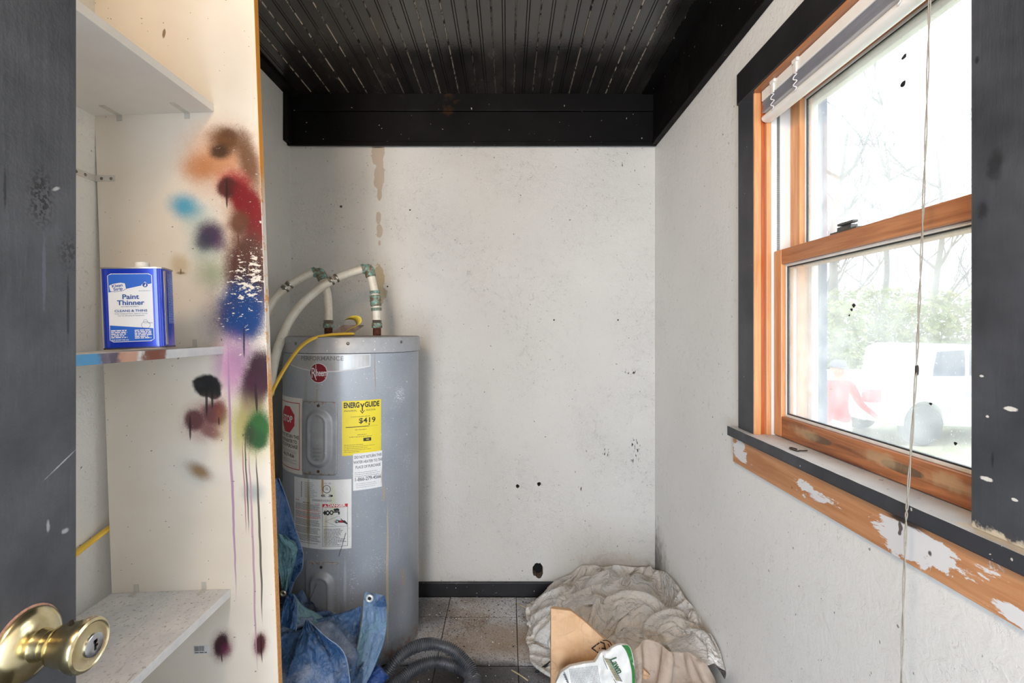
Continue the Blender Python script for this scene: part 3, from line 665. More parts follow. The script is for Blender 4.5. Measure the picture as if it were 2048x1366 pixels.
for nm, z1, x1, mt in (('shelf', .571, -.1105, M_MEL), ('shelf', -.037, -.108, M_SHM), ('shelf', -.646, -.1117, M_SH)):
    o = build(tbox(MB(), -.4095, x1, .361, YP-.0005, z1-.019, z1), nm, mt, unit, bevel=.0008); shelves.append(o)
    for xb_ in (-.348, -.178):
        m = MB()
        if z1 > 0:   # brackets under the top shelf
            tbox(m, xb_-.007, xb_+.007, YP-.055, YP-.001, z1-.0205, z1-.019); tbox(m, xb_-.007, xb_+.007, YP-.002, YP-.0005, z1-.034, z1-.0195)
        else:
            tbox(m, xb_-.006, xb_+.006, YP-.002, YP-.0003, z1+.0005, z1+.020); tbox(m, xb_-.006, xb_+.006, YP-.022, YP-.001, z1+.0002, z1+.0016)
        b = build(m, 'angle_bracket', M_BRK, o, bevel=.0006)
# corner bracket tying the end panel to the wall
m = MB(); z_ = H-(357-PY)*YP/F; xw = XL
m.box(P(193, 0, YP).x, P(231, 0, YP).x, YP-.002, YP, z_-.008, z_+.008)
m.box(xw, P(193, 0, YP).x, YP-.0022, YP, z_-.008, z_+.008); m.box(xw, xw+.002, YP-.075, YP, z_-.008, z_+.008)
cb_root = build(m, 'corner_bracket', M_BRK, unit, bevel=.0006)
for px in (203, 222): q = P(px, 357, YP-.002); build(MB().lathe([(.0005, -.0018), (.003, -.0012), (.004, 0)], q, 'y', 12), 'bracket_screw', M_SCREW, cb_root, autos=40)
for yy in (YP-.03, YP-.055): build(MB().lathe([(.004, 0), (.003, .0012), (.0005, .0018)], (xw+.002, yy, z_), 'x', 12), 'bracket_screw', M_SCREW, cb_root, autos=40)
# barcode sticker under the bottom shelf
fb = lambda u, v: T(-.2105+u, YP-.0006, -.8065+v)
m = MB(); put_rect(m, fb, 0, .042, 0, .022, 0)
fb2 = lambda u, v: T(-.2105+u, YP-.0009, -.8065+v); r_ = random.Random(4); x = .003
while x < .026: w_ = r_.uniform(.0004, .0013); put_rect(m, fb2, x, x+w_, .007, .020, 1); x += w_+r_.uniform(.0004, .0012)
fine_print(m, fb2, .003, .038, .0015, .0055, 1, 1, 5)
build(m, 'barcode_sticker', [plain('sticker_paper', (214, 212, 210), .5), plain('sticker_ink', (70, 70, 74), .6)], unit)

# ---------------------------------------------------------------- paint thinner can on the middle shelf
FL = Vector((-.811, .967)); FR = Vector((-.711, .992)); ex = (FR-FL).normalized(); ey = Vector((-ex.y, ex.x))
CW, CD, CH = .108, .060, .1655
zsh = lambda x: -.037+.0006
lean = math.radians(2.06)
base0 = Vector((FL.x, FL.y, 0)); base0.z = H-40*.967/F
ux = Vector((ex.x*math.cos(lean), ex.y*math.cos(lean), math.sin(lean))); uy = Vector((ey.x, ey.y, 0)); uz = ux.cross(uy).normalized()
C3 = lambda a, b, c: base0+ux*a+uy*b+uz*c          # across, deep, up
can = empty('paint_thinner_can', C3(CW/2, CD/2, 0), 'blue rectangular metal can of paint thinner on the middle shelf', 'can')
def rrect(x0, x1, y0, y1, r, n=5):
    out = []
    for cx, cy, a0 in ((x1-r, y1-r, 0), (x0+r, y1-r, PI/2), (x0+r, y0+r, PI), (x1-r, y0+r, 1.5*PI)):
        for i in range(n+1): a = a0+PI/2*i/n; out.append((cx+r*math.cos(a), cy+r*math.sin(a)))
    return out
rr = lambda e, z: [C3(x, y, z) for x, y in rrect(-e, CW+e, -e, CD+e, .009+e)]
g = G('blue_can_enamel'); M_CAN = g.fin(lin(6, 48, 178), .22, .25, None, Coat_Weight=.5)
M_TIN = plain('tin', (190, 184, 172), .3, .9); M_LBLUE = plain('label_blue', (20, 92, 196), .4, var=.02); M_LWHITE = plain('label_white', (224, 226, 230), .45, var=.02)
M_INKB = plain('ink_blue', (22, 72, 150), .5, var=.02); M_INKD = plain('ink_grey', (120, 132, 160), .5, var=.02)
cbody = build(MB().loft([rr(0, .003), rr(0, CH-.003)]), 'can_body', M_CAN, can, autos=40)
build(MB().loft([rr(0, 0), rr(.0014, .0002), rr(.0014, .003), rr(0, .0034)]), 'bottom_rim', plain('dark_tin_rim', (70, 70, 92), .35, .8), can, autos=40)
build(MB().loft([rr(0, CH-.0034), rr(.0014, CH-.003), rr(.0014, CH), rr(-.002, CH+.0002), rr(-.003, CH-.002)]), 'top_rim', M_TIN, can, autos=40)
m = MB(); m.v = []; cc = C3(CW*.58, CD*.5, CH-.002)
rings = []
for r_c, h in ((.0145, 0), (.0145, .006), (.0125, .0065), (.0125, .0145), (.011, .0158), (.0005, .016)):
    rings.append([cc+ux*(math.cos(a)*r_c)+uy*(math.sin(a)*r_c)+uz*h for a in [2*PI*i/24 for i in range(24)]])
m.loft(rings); build(m, 'screw_cap', plain('white_cap', (232, 228, 220), .4), can, autos=40)
m = MB(); tbx = [C3(CW-.0004, .0025+.012*i, .004) for i in (0, 1)]
m.prism([C3(CW+.0003, .010, .006), C3(CW+.0003, .019, .006), C3(CW+.0003, .019, CH-.006), C3(CW+.0003, .010, CH-.006)], ux*.0004); build(m, 'side_seam', M_TIN, can)
fs = lambda u, v: C3(CW+.0008, .026+u, v)
m = MB(); fine_print(m, fs, 0, .026, .050, .155, 44, 0, 8, .45, .05); build(m, 'side_print', plain('pale_blue_print', (150, 172, 220), .5), can)
L0, L1, B0, B1 = .0135, .0915, .0145, .1525
fl = lambda e: (lambda u, v: C3(L0+u, -.0004-e, B0+v)); lw, lh = L1-L0, B1-B0
rp = lambda x0, x1, y0, y1, r: rrect(x0, x1, y0, y1, r, 4)
m = MB(); put_poly(m, fl(0), rp(0, lw, 0, lh, .004), 1); put_poly(m, fl(.0002), rp(.0012, lw-.0012, .0012, lh-.0012, .003), 0)
put_poly(m, fl(.0004), [(.0012, lh-.038), (.0012, lh-.004), (.004, lh-.0012), (lw-.004, lh-.0012), (lw-.0012, lh-.004), (lw-.0012, lh-.0205)], 2)
put_poly(m, fl(.0004), [(.0012, .034), (.0012, .004), (.004, .0012), (lw-.004, .0012), (lw-.0012, .004), (lw-.0012, .026)], 2)
lab = build(m, 'label', [M_LWHITE, M_LWHITE, M_LBLUE], can)
m = MB(); f5, f6, f7 = fl(.0006), fl(.0008), fl(.0010)
rot_ = math.radians(9); tilt = lambda f: (lambda u, v: f(u*math.cos(rot_)-v*math.sin(rot_)+.0045, u*math.sin(rot_)+v*math.cos(rot_)+lh-.0385))
put_poly(m, tilt(f5), rp(0, .029, 0, .0175, .003), 1); put_poly(m, tilt(f6), rp(.0007, .0283, .0007, .0168, .0025), 0)
put_text(m, tilt(f7), 'Klean', .0145, .0093, .0085, 1, bold=.0002); put_text(m, tilt(f7), 'Strip', .0145, .0025, .0085, 1, bold=.0002)
put_disc(m, f5, lw-.0125, lh-.0235, .0068, 0); put_disc(m, f6, lw-.0125, lh-.0235, .0047, 1); put_poly(m, f7, [(lw-.0145, lh-.0262), (lw-.0108, lh-.0262), (lw-.0108, lh-.0195)], 0)
fine_print(m, f5, lw-.024, lw-.002, lh-.0362, lh-.0345, 1, 2, 3)
put_text(m, f6, 'Paint', lw/2, lh-.0515, .0135, 1, bold=.0003, squeeze=1.1); put_text(m, f6, 'Thinner', lw/2, lh-.0635, .0135, 1, bold=.0003, squeeze=1.1)
fine_print(m, f6, lw*.28, lw*.72, lh-.068, lh-.066, 1, 2, 9)
put_text(m, f6, 'CLEANS & THINS', lw/2, lh-.0775, .0064, 1, bold=.00012, squeeze=1.18)
put_text(m, f6, 'Thins Oil-Based Paint, Stains & Varnish', lw/2, lh-.0822, .0035, 2, squeeze=1.05); put_text(m, f6, 'Use On Brushes & Equipment', lw/2, lh-.0862, .0035, 2, squeeze=1.1)
put_ring(m, f5, lw-.014, .033, .0068, .0073, 1, su=1.1); put_ring(m, f5, lw-.0145, .0405, .0034, .0038, 1, su=1.); put_rect(m, f5, lw-.011, lw-.002, .0368, .0375, 1)
put_rect(m, f7, .003, .031, .0238, .0242, 0)
fine_print(m, f7, .003, .034, .0075, .0245, 5, 0, 12, .6, .3); fine_print(m, f7, .044, .0755, .0055, .0245, 6, 0, 13, .6, .3)
put_text(m, f7, 'ONE QUART (946 mL)', .003, .0032, .0031, 0, 'LEFT', .00008)
build(m, 'lettering', [M_LWHITE, M_INKB, M_INKD], lab)

# ---------------------------------------------------------------- the open black door with its brass knob
def door_mat():
    g = G('black_door_paint'); p = g.pos(); v = g.noise(g.scale(p, (1, 1, .12)), 120, 3); n = g.noise(p, 8, 4, .65); br = g.noise(p, 180, 3, .6)
    col = g.mix(g.mr(n, .35, .7), lin(58, 60, 66), lin(82, 84, 90))
    q = lambda px, py: (-.518, .518*F/(PX-px), H-(py-PY)*.518/(PX-px))
    for px, py, ry, rz, a in ((82, 395, .022, .048, .9), (138, 505, .02, .03, .7)):
        f = g.blob(p, q(px, py), (.3, ry, rz), axis=0, r0=.2, r1=1.)
        sp_ = g.mr(g.noise(p, 260, 2), .46, .56, 0, 1); col = g.mix(g.mul(g.mul(f, sp_), a), col, lin(24, 24, 28))
    for px, y0, y1, w_, c in ((88, 450, 640, .0028, (92, 94, 112)), (136, 530, 700, .0024, (28, 28, 32)), (10, 330, 420, .002, (26, 26, 28))):
        f = g.blob(p, q(px, (y0+y1)/2), (.3, w_, (y1-y0)/2*.58/F), axis=0, r0=.5, r1=1., jit=g.math('SUBTRACT', g.mul(br, .9), .45)); col = g.mix(g.mul(f, .8), col, lin(*c))
    for px, py, ry, rz, ro in ((112, 378, .007, .0025, .5), (96, 1052, .003, .009, 0), (125, 925, .03, .0012, .55), (130, 1062, .006, .004, 0)):
        f = g.blob(p, q(px, py), (.3, ry, rz), ro, axis=0, r0=.4, r1=1., jit=g.math('SUBTRACT', g.mul(br, .8), .4)); col = g.mix(g.mul(f, .8), col, lin(168, 168, 172))
    return g.fin(col, g.mr(n, .3, .7, .42, .56), 0, g.bump(g.add(g.mul(v, .5), g.mul(br, .5)), .5, .002))
XD = -.518
door = build(MB().box(XD-.036, XD, -.22, .581, .012, 2.04), 'door_1', door_mat(), None, 'open black painted door at the left edge with a brass knob', 'door', kind='structure', bevel=.002)
M_BRASS = None
g = G('aged_brass'); p = g.pos(); n = g.noise(p, 24, 4, .6)
M_BRASS = g.fin(g.mix(g.mr(n, .35, .7), lin(204, 188, 138), lin(236, 226, 192)), g.mr(n, .3, .7, .16, .30), 1.)
g = G('bright_brass'); M_BRASS2 = g.fin(lin(232, 220, 186), .18, 1.)
kz = .922; ko = (XD, .520, kz)
kb = build(MB().lathe([(.0375, .0002), (.0375, .003), (.036, .006), (.031, .010), (.024, .0135), (.0165, .015), (.0150, .022), (.0150, .024)], ko, 'x', 48), 'rosette', M_BRASS, door, autos=60)
kn = build(MB().lathe([(.0145, .020), (.0150, .030), (.0195, .034), (.0215, .040), (.0235, .052), (.0268, .060), (.0275, .065), (.0262, .0685), (.0235, .0700), (.0222, .0690), (.0215, .0688), (.0140, .0712), (.0005, .0715)], ko, 'x', 48), 'knob', M_BRASS, door, autos=35)
build(MB().lathe([(.0118, .0705), (.0118, .0735), (.0105, .0742), (.0005, .0742)], ko, 'x', 32), 'lock_cylinder', plain('steel_lock', (196, 198, 204), .25, 1.), kn, autos=40)
m = MB(); m.box(XD+.0740, XD+.0745, .520-.0012, .520+.0012, kz-.0055, kz+.0055); m.box(XD+.0740, XD+.0745, .518, .5225, kz+.0022, kz+.0055); m.box(XD+.0740, XD+.0745, .5193, .5232, kz-.002, kz+.0002)
build(m, 'keyhole', plain('keyhole_dark', (18, 16, 16), .8), kn)
build(MB().lathe([(.003, .0005), (.0033, .002), (.0005, .0025)], (XD+.046, .520+.0005, kz+.0005-.0225+.045), 'x', 10), 'knob_pin_hole', plain('pin_dark', (30, 24, 18), .8), kn)
# pale rim where the door paint stops round the rosette
build(MB().lathe([(.0395, 0), (.0395, .0006), (.0380, .0008), (.0005, .0008)], ko, 'x', 40), 'paint_rim', plain('chipped_paint_rim', (172, 132, 120), .7, var=.3, vs=200), door, autos=50)
# ---------------------------------------------------------------- water heater
R = .2644; HC = Vector((-.637, 1.991)); ZB0, ZT0 = .016, 1.236
def hit(px, py, r=R):
    """angle and height where the sight line to a measured photo point meets the tank"""
    u = (px-PX)/F; a = u*u+1; b = -2*(u*HC.x+HC.y); c = HC.x**2+HC.y**2-r*r
    t = (-b-math.sqrt(max(b*b-4*a*c, 0)))/(2*a); x, y = u*t, t
    return math.atan2(x-HC.x, -(y-HC.y)), H-(py-PY)*t/F
def cyl(th, z, e=0.): return Vector((HC.x+(R+e)*math.sin(th), HC.y-(R+e)*math.cos(th), z))
def tank_mat():
    g = G('grey_tank_enamel'); p = g.pos(); x, y, z = g.xyz(p)
    th = g.math('ARCTAN2', g.math('SUBTRACT', x, HC.x), g.math('SUBTRACT', HC.y, y))
    q = g.comb(g.mul(th, R), 0., z)
    n = g.noise(p, 5, 4, .6); n2 = g.noise(g.scale(q, (1, 1, .06)), 55, 4, .65)
    col = g.mix(g.mr(n, .35, .68), lin(150, 157, 168), lin(166, 172, 181))
    col = g.mix(g.mr(n2, .58, .74, 0, .28), col, lin(178, 174, 160))
    def S(px, py, w_, y0, y1, c, a, soft=.3):
        nonlocal col
        t0, _ = hit(px, py); z0 = hit(px, y0)[1]; z1 = hit(px, y1)[1]
        wq = g.vadd(q, g.comb(g.mul(g.math('SUBTRACT', g.noise(g.scale(q, (4, 1, 7)), 1., 2), .5), .012), 0., 0.))
        col = g.mix(g.mul(g.blob(wq, (t0*R, 0, (z0+z1)/2), (w_, .5, abs(z1-z0)/2), r0=soft, r1=1.), a), col, lin(*c))
    S(560, 1000, .03, 700, 1330, (120, 122, 120), .5, .1); S(612, 900, .016, 690, 1130, (128, 118, 74), .55, .1); S(634, 800, .008, 700, 1010, (150, 130, 80), .4); S(655, 1120, .010, 1090, 1220, (170, 160, 110), .4)
    S(775, 1150, .0062, 985, 1330, (198, 186, 158), 1., .6); S(767, 985, .004, 965, 1010, (186, 166, 128), .9, .5); S(750, 760, .003, 690, 800, (150, 120, 90), .6)
    S(690, 1160, .007, 1100, 1240, (196, 202, 206), .6); S(806, 1160, .007, 1130, 1180, (190, 160, 124), .8, .5); S(798, 1060, .002, 1035, 1085, (205, 190, 165), .9)
    ch = g.n('ShaderNodeMapping', {0: p, 2: (0, math.radians(35), 0), 3: (1, 1, 2.4)}).outputs[0]
    for px, py, rx, rz, a in ((800, 790, .05, .06, .12), (815, 920, .05, .06, .06), (760, 1130, .07, .08, .06), (705, 1170, .03, .12, .05)):
        t0, z0 = hit(px, py); f = g.blob(q, (t0*R, 0, z0), (rx, .5, rz), r0=.1, r1=1.)
        col = g.mix(g.mr(g.add(g.noise(ch, 150, 3, .6), g.mul(f, a*1.5)), .67, .70, 0, .75), col, lin(222, 226, 232))
    col = g.mix(g.mr(g.noise(p, 100, 2, .4), .755, .775, 0, .85), col, lin(230, 232, 236))
    col = g.mix(g.mr(z, .04, .10, .8, 0, True), col, g.mix(g.mr(g.noise(p, 40, 4), .45, .6), lin(150, 152, 156), lin(128, 84, 52)))
    return g.fin(col, .36, .12, g.bump(g.noise(p, 30, 3), .05, .004))
M_TANK = tank_mat()
heater = empty('water_heater', (HC.x, HC.y, 0), 'grey cylindrical water heater with stickers in the back left corner', 'water heater')
o3 = (HC.x, HC.y, 0)
zl = hit(701, 708)[1]
tank = build(MB().lathe([(R-.02, ZB0), (R-.004, ZB0), (R, ZB0+.006), (R, zl), (R-.004, zl+.001), (R-.02, zl+.002)], o3, 'z', 96), 'tank_jacket', M_TANK, heater, autos=45)
build(MB().lathe([(R-.03, 0), (R-.022, 0), (R-.022, ZB0+.002), (R-.03, ZB0+.002)], o3, 'z', 48), 'base_ring', plain('dark_base', (60, 56, 54), .7), heater, autos=45)
def pan_mat():
    g = G('dirty_top_pan'); p = g.pos(); nz = g.xyz(g.n('ShaderNodeNewGeometry').outputs['Normal'])[2]; up = g.mr(nz, .6, .95)
    n = g.noise(p, 26, 5, .7); col = g.mix(g.mr(n, .35, .7), lin(158, 160, 166), lin(172, 174, 178))
    col = g.mix(g.mul(up, g.mr(n, .38, .62, .2, .95)), col, lin(120, 106, 90)); col = g.mix(g.mul(up, g.mr(g.noise(p, 90, 3), .55, .62, 0, .85)), col, lin(56, 44, 38))
    col = g.mix(g.mr(g.noise(p, 110, 2, .4), .72, .75, 0, .8), col, lin(226, 222, 214))
    return g.fin(col, .42, .12, g.bump(n, .3, .003))
M_PAN = pan_mat()
build(MB().lathe([(R-.005, zl+.0022), (R+.005, zl+.002), (R+.0062, zl+.0032), (R+.0055, zl+.008), (R+.0045, ZT0-.006), (R+.001, ZT0-.001), (R-.004, ZT0), (R*.5, ZT0+.001), (.001, ZT0+.0015)], o3, 'z', 96), 'top_pan', M_PAN, heater, autos=50)
for px, py in ((592, 687), (696, 687), (802, 684)):
    m = MB(); t0, z0 = hit(px, py, R+.0035); c = cyl(t0, z0, .0035); nrm = Vector((math.sin(t0), -math.cos(t0), 0)); tg = Vector((math.cos(t0), math.sin(t0), 0)); u3 = Vector((0, 0, 1))
    m.loft([[c+nrm*h+(tg*math.cos(a)+u3*math.sin(a))*r for a in [2*PI*i/10 for i in range(10)]] for r, h in ((.006, 0), (.006, .002), (.003, .004))])
    build(m, 'pan_screw', M_SCREW, heater, autos=40)
def area(px0, py0, px1, py1):
    ta, za = hit(px0, py0); tb, zc = hit(px1, py1); zb1 = hit(px1, py0)[1]; zd = hit(px0, py1)[1]
    return ta, tb, (za+zb1)/2, (zc+zd)/2
def patch(ta, zb_, e): return lambda u, v: cyl(ta+u/R, zb_+v, e)      # metres along the jacket
def mats(*a): return [plain(n, c, .5, var=.03) for n, c in a]
M_PAPER, M_INK, M_RED, M_SILV, M_YEL, M_LGREY, M_INKS = mats(('sticker_white', (226, 226, 226)), ('sticker_black', (34, 34, 38)), ('sticker_red', (190, 40, 58)), ('silver_decal', (206, 208, 212)), ('guide_yellow', (226, 208, 52)), ('print_grey', (150, 152, 160)), ('print_dark_grey', (96, 98, 106)))
def stain_paper(name, base, amount=.5):
    g = G(name); p = g.pos(); x, y, z = g.xyz(p)
    th = g.mul(g.math('ARCTAN2', g.math('SUBTRACT', x, HC.x), g.math('SUBTRACT', HC.y, y)), R); q = g.comb(th, 0., z)
    col = g.mix(g.mr(g.noise(p, 12, 3), .4, .7), lin(*base), lin(*[c-10 for c in base]))
    for px, w_, c, y0, y1, a in ((617, .010, (150, 136, 76), 940, 1110, 1.), (645, .006, (170, 120, 50), 940, 1000, .9), (652, .008, (190, 182, 130), 990, 1110, .6), (665, .016, (206, 212, 178), 940, 1060, .7), (763, .003, (180, 150, 110), 930, 980, .9), (612, .02, (190, 180, 150), 940, 1110, .4)):
        t0 = hit(px, 1000)[0]; za, zc = hit(px, y0)[1], hit(px, y1)[1]
        col = g.mix(g.mul(g.blob(q, (t0*R, 0, (za+zc)/2), (w_, .5, abs(za-zc)/2), r0=.3, r1=1., jit=g.math('SUBTRACT', g.mul(g.noise(g.scale(q, (1, 1, .2)), 60, 3), .8), .4)), a*amount*1.6 if a*amount*1.6 < 1 else 1.), col, lin(*c))
    col = g.mix(g.mr(g.noise(p, 150, 2), .72, .75, 0, .5), col, lin(120, 110, 96))
    return g.fin(col, .45)
# --- silver maker's decal with the round badge
ta, tb, z1, z0 = area(581, 708, 741, 738); wd = (tb-ta)*R
ztl = hit(660, 709)[1]; f0, f1 = patch(ta, 0, .0006), patch(ta, 0, .0009)
def arcband(m, fn, u0, u1, top, b0, b1, dip, mi, n=24):
    fb_ = lambda t: b0+(b1-b0)*t-dip*math.sin(PI*t)
    k = m.pts([fn(u0+(u1-u0)*i/n, top) for i in range(n+1)]); m.pts([fn(u0+(u1-u0)*i/n, fb_(i/n)) for i in range(n+1)])
    for i in range(n): m.face([k+i, k+i+1, k+n+2+i, k+n+1+i], mi)
zr = hit(740, 733)[1]; zlf = hit(585, 730)[1]
m = MB(); arcband(m, f0, 0, wd, ztl, zlf, zr, .020, 0); arcband(m, f1, .003, wd-.003, ztl-.003, zlf+.003, zr+.003, .019, 1)
dec = build(m, 'maker_decal', [M_SILV, plain('decal_grey', (176, 178, 180), .35, .4)], heater)
M_LET = plain('decal_letter_grey', (118, 120, 124), .45, var=.15, vs=60)
tq, zq = hit(641, 721); m = MB(); put_text(m, patch(tq, zq, .0013), 'PERFORMANCE', 0, 0, .022, 0, bold=.0003, squeeze=1.08); build(m, 'lettering', M_LET, dec)
tq, zq = hit(637, 746); fb0, fb1, fb2 = patch(tq, zq, .0014), patch(tq, zq, .0017), patch(tq, zq, .0020); br_ = .0362
m = MB(); put_disc(m, fb0, 0, 0, br_, 1, 40); put_disc(m, fb1, 0, 0, br_-.0028, 0, 40)
bd = build(m, 'round_badge', [plain('badge_maroon', (120, 24, 40), .3, var=.05), M_SILV], heater)
m = MB(); put_text(m, fb2, 'R', -.0285, -.017, .052, 0, 'LEFT', 0, .62); put_text(m, fb2, 'heem', -.0085, -.0105, .034, 0, 'LEFT', .0004, .55); put_rect(m, fb2, -.0100, -.0080, -.012, .030, 0)
put_poly(m, fb2, [(-.017, -.001), (-.0145, -.0005), (-.006, -.026), (-.0095, -.024)], 0); put_disc(m, fb2, .026, -.016, .0016, 0, 10)
build(m, 'lettering', M_LWHITE, bd)
# --- access panels with a raised, stamped oval
M_RSCREW = plain('rusty_screw', (84, 62, 52), .6, .6)
def access(px0, py0, px1, py1, label):
    ta, tb, z1, z0 = area(px0, py0, px1, py1); tc = (ta+tb)/2; wd = (tb-ta)*R; hh = z1-z0
    nu, nv = 33, 65
    def fn(a, b):
        u, v = (a-.5)*wd, b*hh
        r = .012; dx = abs(u)-(wd/2-r); dz = abs(v-hh/2)-(hh/2-r)
        if dx > 0 and dz > 0:
            l = math.hypot(dx, dz)
            if l > r: dx, dz = dx*r/l, dz*r/l; u = math.copysign(wd/2-r+dx, u); v = hh/2+math.copysign(hh/2-r+dz, v-hh/2)
        ow, oh = wd*.36, hh*.40; cap = max(abs(v-hh*.5)-(oh-ow), 0); d = math.hypot(u, cap)/ow        # stadium distance
        bulge = .017*max(0, min(1, (1.02-d)/.36)); bulge = bulge*bulge/.017*(3-2*bulge/.017)
        inner = max(0, min(1, (.62-d)/.10)); bulge -= .005*inner
        return cyl(tc+u/(R*1.0), z0+v, .006+bulge)
    m = MB(); m.grid(fn, nu, nv)
    # folded edge back to the jacket
    rim = [(i/(nu-1), 0) for i in range(nu)]+[(1, j/(nv-1)) for j in range(1, nv)]+[(i/(nu-1), 1) for i in range(nu-2, -1, -1)]+[(0, j/(nv-1)) for j in range(nv-2, 0, -1)]
    pts = [fn(*q) for q in rim]; k = m.pts(pts); m.pts([Vector((HC.x, HC.y, p.z))+(Vector((p.x-HC.x, p.y-HC.y, 0)).normalized()*(R-.001)) for p in pts]); n = len(pts)
    for i in range(n): j = (i+1) % n; m.face([k+i, k+j, k+n+j, k+n+i], 0)
    def pm():
        g = G('access_panel_enamel'); p = g.pos(); zz = g.xyz(p)[2]; n_ = g.noise(p, 18, 4, .6)
        col = g.mix(g.mr(n_, .35, .7), lin(144, 148, 154), lin(160, 164, 170))
        e = g.math('MAXIMUM', g.mr(zz, z1-.016, z1, 0, 1), g.mr(zz, z0+.02, z0, 0, 1)); f = g.mr(g.add(g.noise(p, 90, 4, .7), g.mul(e, .22)), .68, .74, 0, .9)
        col = g.mix(f, col, lin(138, 112, 92)); col = g.mix(g.mr(g.noise(p, 100, 2), .72, .75, 0, .7), col, lin(206, 206, 206))
        return g.fin(col, .36, .15)
    o = build(m, 'access_panel', pm(), heater, smooth=True, weld=.0002, label=label)
    fs_ = lambda v: cyl(tc, z0+v, .006)
    for v in (hh*.05, hh*.95):
        m = MB(); c = fs_(v); nrm = Vector((math.sin(tc), -math.cos(tc), 0)); tg = Vector((math.cos(tc), math.sin(tc), 0)); u3 = Vector((0, 0, 1))
        m.loft([[c+nrm*h+(tg*math.cos(a)+u3*math.sin(a))*r for a in [2*PI*i/10 for i in range(10)]] for r, h in ((.0055, 0), (.005, .002), (.002, .003))])
        build(m, 'panel_screw', M_RSCREW, o, autos=40)
    ft = patch(tc, z0, .0185); m = MB()
    for i, s_ in enumerate(('DISCONNECT', 'POWER BEFORE', 'REMOVING', 'COVER')): put_text(m, ft, s_, 0, hh*.36-i*.013, .0075, 0, squeeze=.62)
    build(m, 'stamped_lettering', plain('stamp_shadow', (112, 115, 120), .4, .4), o)
access(607, 803, 675, 948, 'upper grey access cover with stamped oval'); access(613, 1122, 679, 1300, 'lower grey access cover half hidden by the tarp')
# --- stickers
def sticker(name, px0, py0, px1, py1, mat, label, e=.0006, r=.004):
    ta, tb, z1, z0 = area(px0, py0, px1, py1); wd = (tb-ta)*R; hh = z1-z0
    m = MB(); m.grid(lambda a, b: cyl(ta+(tb-ta)*a, z0+hh*b, e), 17, 2)
    return build(m, name, mat, heater, label=label), ta, z0, wd, hh
o, ta, z0, wd, hh = sticker('energy_label', 684, 800, 762, 908, M_YEL, 'yellow energy guide sticker'); f = patch(ta, z0, .0011)
m = MB(); put_text(m, f, 'ENERG', wd*.04, hh*.875, .0265, 0, 'LEFT', .0009, .66); put_text(m, f, 'GUIDE', wd*.565, hh*.875, .0265, 0, 'LEFT', .0009, .68)
put_poly(m, f, [(wd*.445, hh*.945), (wd*.475, hh*.945), (wd*.505, hh*.905), (wd*.535, hh*.945), (wd*.565, hh*.945), (wd*.52, hh*.88), (wd*.49, hh*.88)], 0)
put_rect(m, f, wd*.492, wd*.518, hh*.80, hh*.89, 0); put_poly(m, f, [(wd*.45, hh*.825), (wd*.505, hh*.775), (wd*.56, hh*.825), (wd*.56, hh*.805), (wd*.505, hh*.755), (wd*.45, hh*.805)], 0)
fine_print(m, f, wd*.05, wd*.42, hh*.80, hh*.835, 2, 1, 2); fine_print(m, f, wd*.6, wd*.85, hh*.80, hh*.835, 2, 1, 3)
fine_print(m, f, wd*.22, wd*.72, hh*.695, hh*.715, 1, 1, 4); put_text(m, f, '$419', wd*.63, hh*.585, .026, 0, 'CENTER', .0004, 1.15)
put_rect(m, f, wd*.09, wd*.68, hh*.513, hh*.525, 0); put_rect(m, f, wd*.68, wd*.92, hh*.517, hh*.521, 1); put_poly(m, f, [(wd*.655, hh*.565), (wd*.70, hh*.565), (wd*.6775, hh*.53)], 0)
fine_print(m, f, wd*.32, wd*.66, hh*.455, hh*.475, 1, 1, 5); fine_print(m, f, wd*.38, wd*.66, hh*.36, hh*.38, 1, 1, 6); fine_print(m, f, wd*.18, wd*.80, hh*.325, hh*.345, 1, 1, 7)
put_rect(m, f, wd*.53, wd*.73, hh*.245, hh*.305, 0); put_rect(m, patch(ta, z0, .0014), wd*.60, wd*.68, hh*.268, hh*.283, 2)
for i in range(5): fine_print(m, f, wd*.05, wd*(.62, .85, .78, .88, .5)[i], hh*(.185-.032*i), hh*(.20-.032*i), 1, 1, 20+i)
build(m, 'lettering', [M_INK, plain('olive_print', (140, 128, 50), .5), M_YEL], o)
o, ta, z0, wd, hh = sticker('return_notice', 706, 904, 764, 977, stain_paper('notice_paper', (226, 228, 232), .5), 'white return notice sticker below the yellow one', .0009); f = patch(ta, z0, .0014)
m = MB()
for i, s_ in enumerate(('DO NOT RETURN THIS', 'WATER HEATER TO THE', 'PLACE OF PURCHASE')): put_text(m, f, s_, wd*.51, hh*(.86-.135*i), .0142, 0, bold=.0002, squeeze=.66)
for i in range(3): fine_print(m, f, wd*.06, wd*.92, hh*(.465-.05*i), hh*(.49-.05*i), 1, 1, 30+i)
put_text(m, f, '1-866-279-4566', wd*.50, hh*.25, .0185, 0, bold=.0003, squeeze=.80)
for i in range(3): fine_print(m, f, wd*.1, wd*.85, hh*(.165-.05*i), hh*(.185-.05*i), 1, 1, 40+i)
build(m, 'lettering', [M_INKS, M_LGREY], o)
o, ta, z0, wd, hh = sticker('stop_notice', 563, 792, 605, 940, plain('stop_paper', (224, 220, 214), .5, var=.05), 'white notice with a red stop sign'); f = patch(ta, z0, .0011)
t1 = hit(605, 800)[0]; wd = (t1-ta)*R
m = MB()
for (u0, u1, v0, v1) in ((0.06, .93, .055, .065), (.06, .93, .925, .935), (.915, .93, .055, .935), (.06, .075, .055, .935)): put_rect(m, f, wd*u0, wd*u1, hh*v0, hh*v1, 1, 10)
oc = [(wd*.50+math.cos(PI/8+i*PI/4)*.046*1.25, hh*.70+math.sin(PI/8+i*PI/4)*.052) for i in range(8)]; put_poly(m, f, oc, 1)
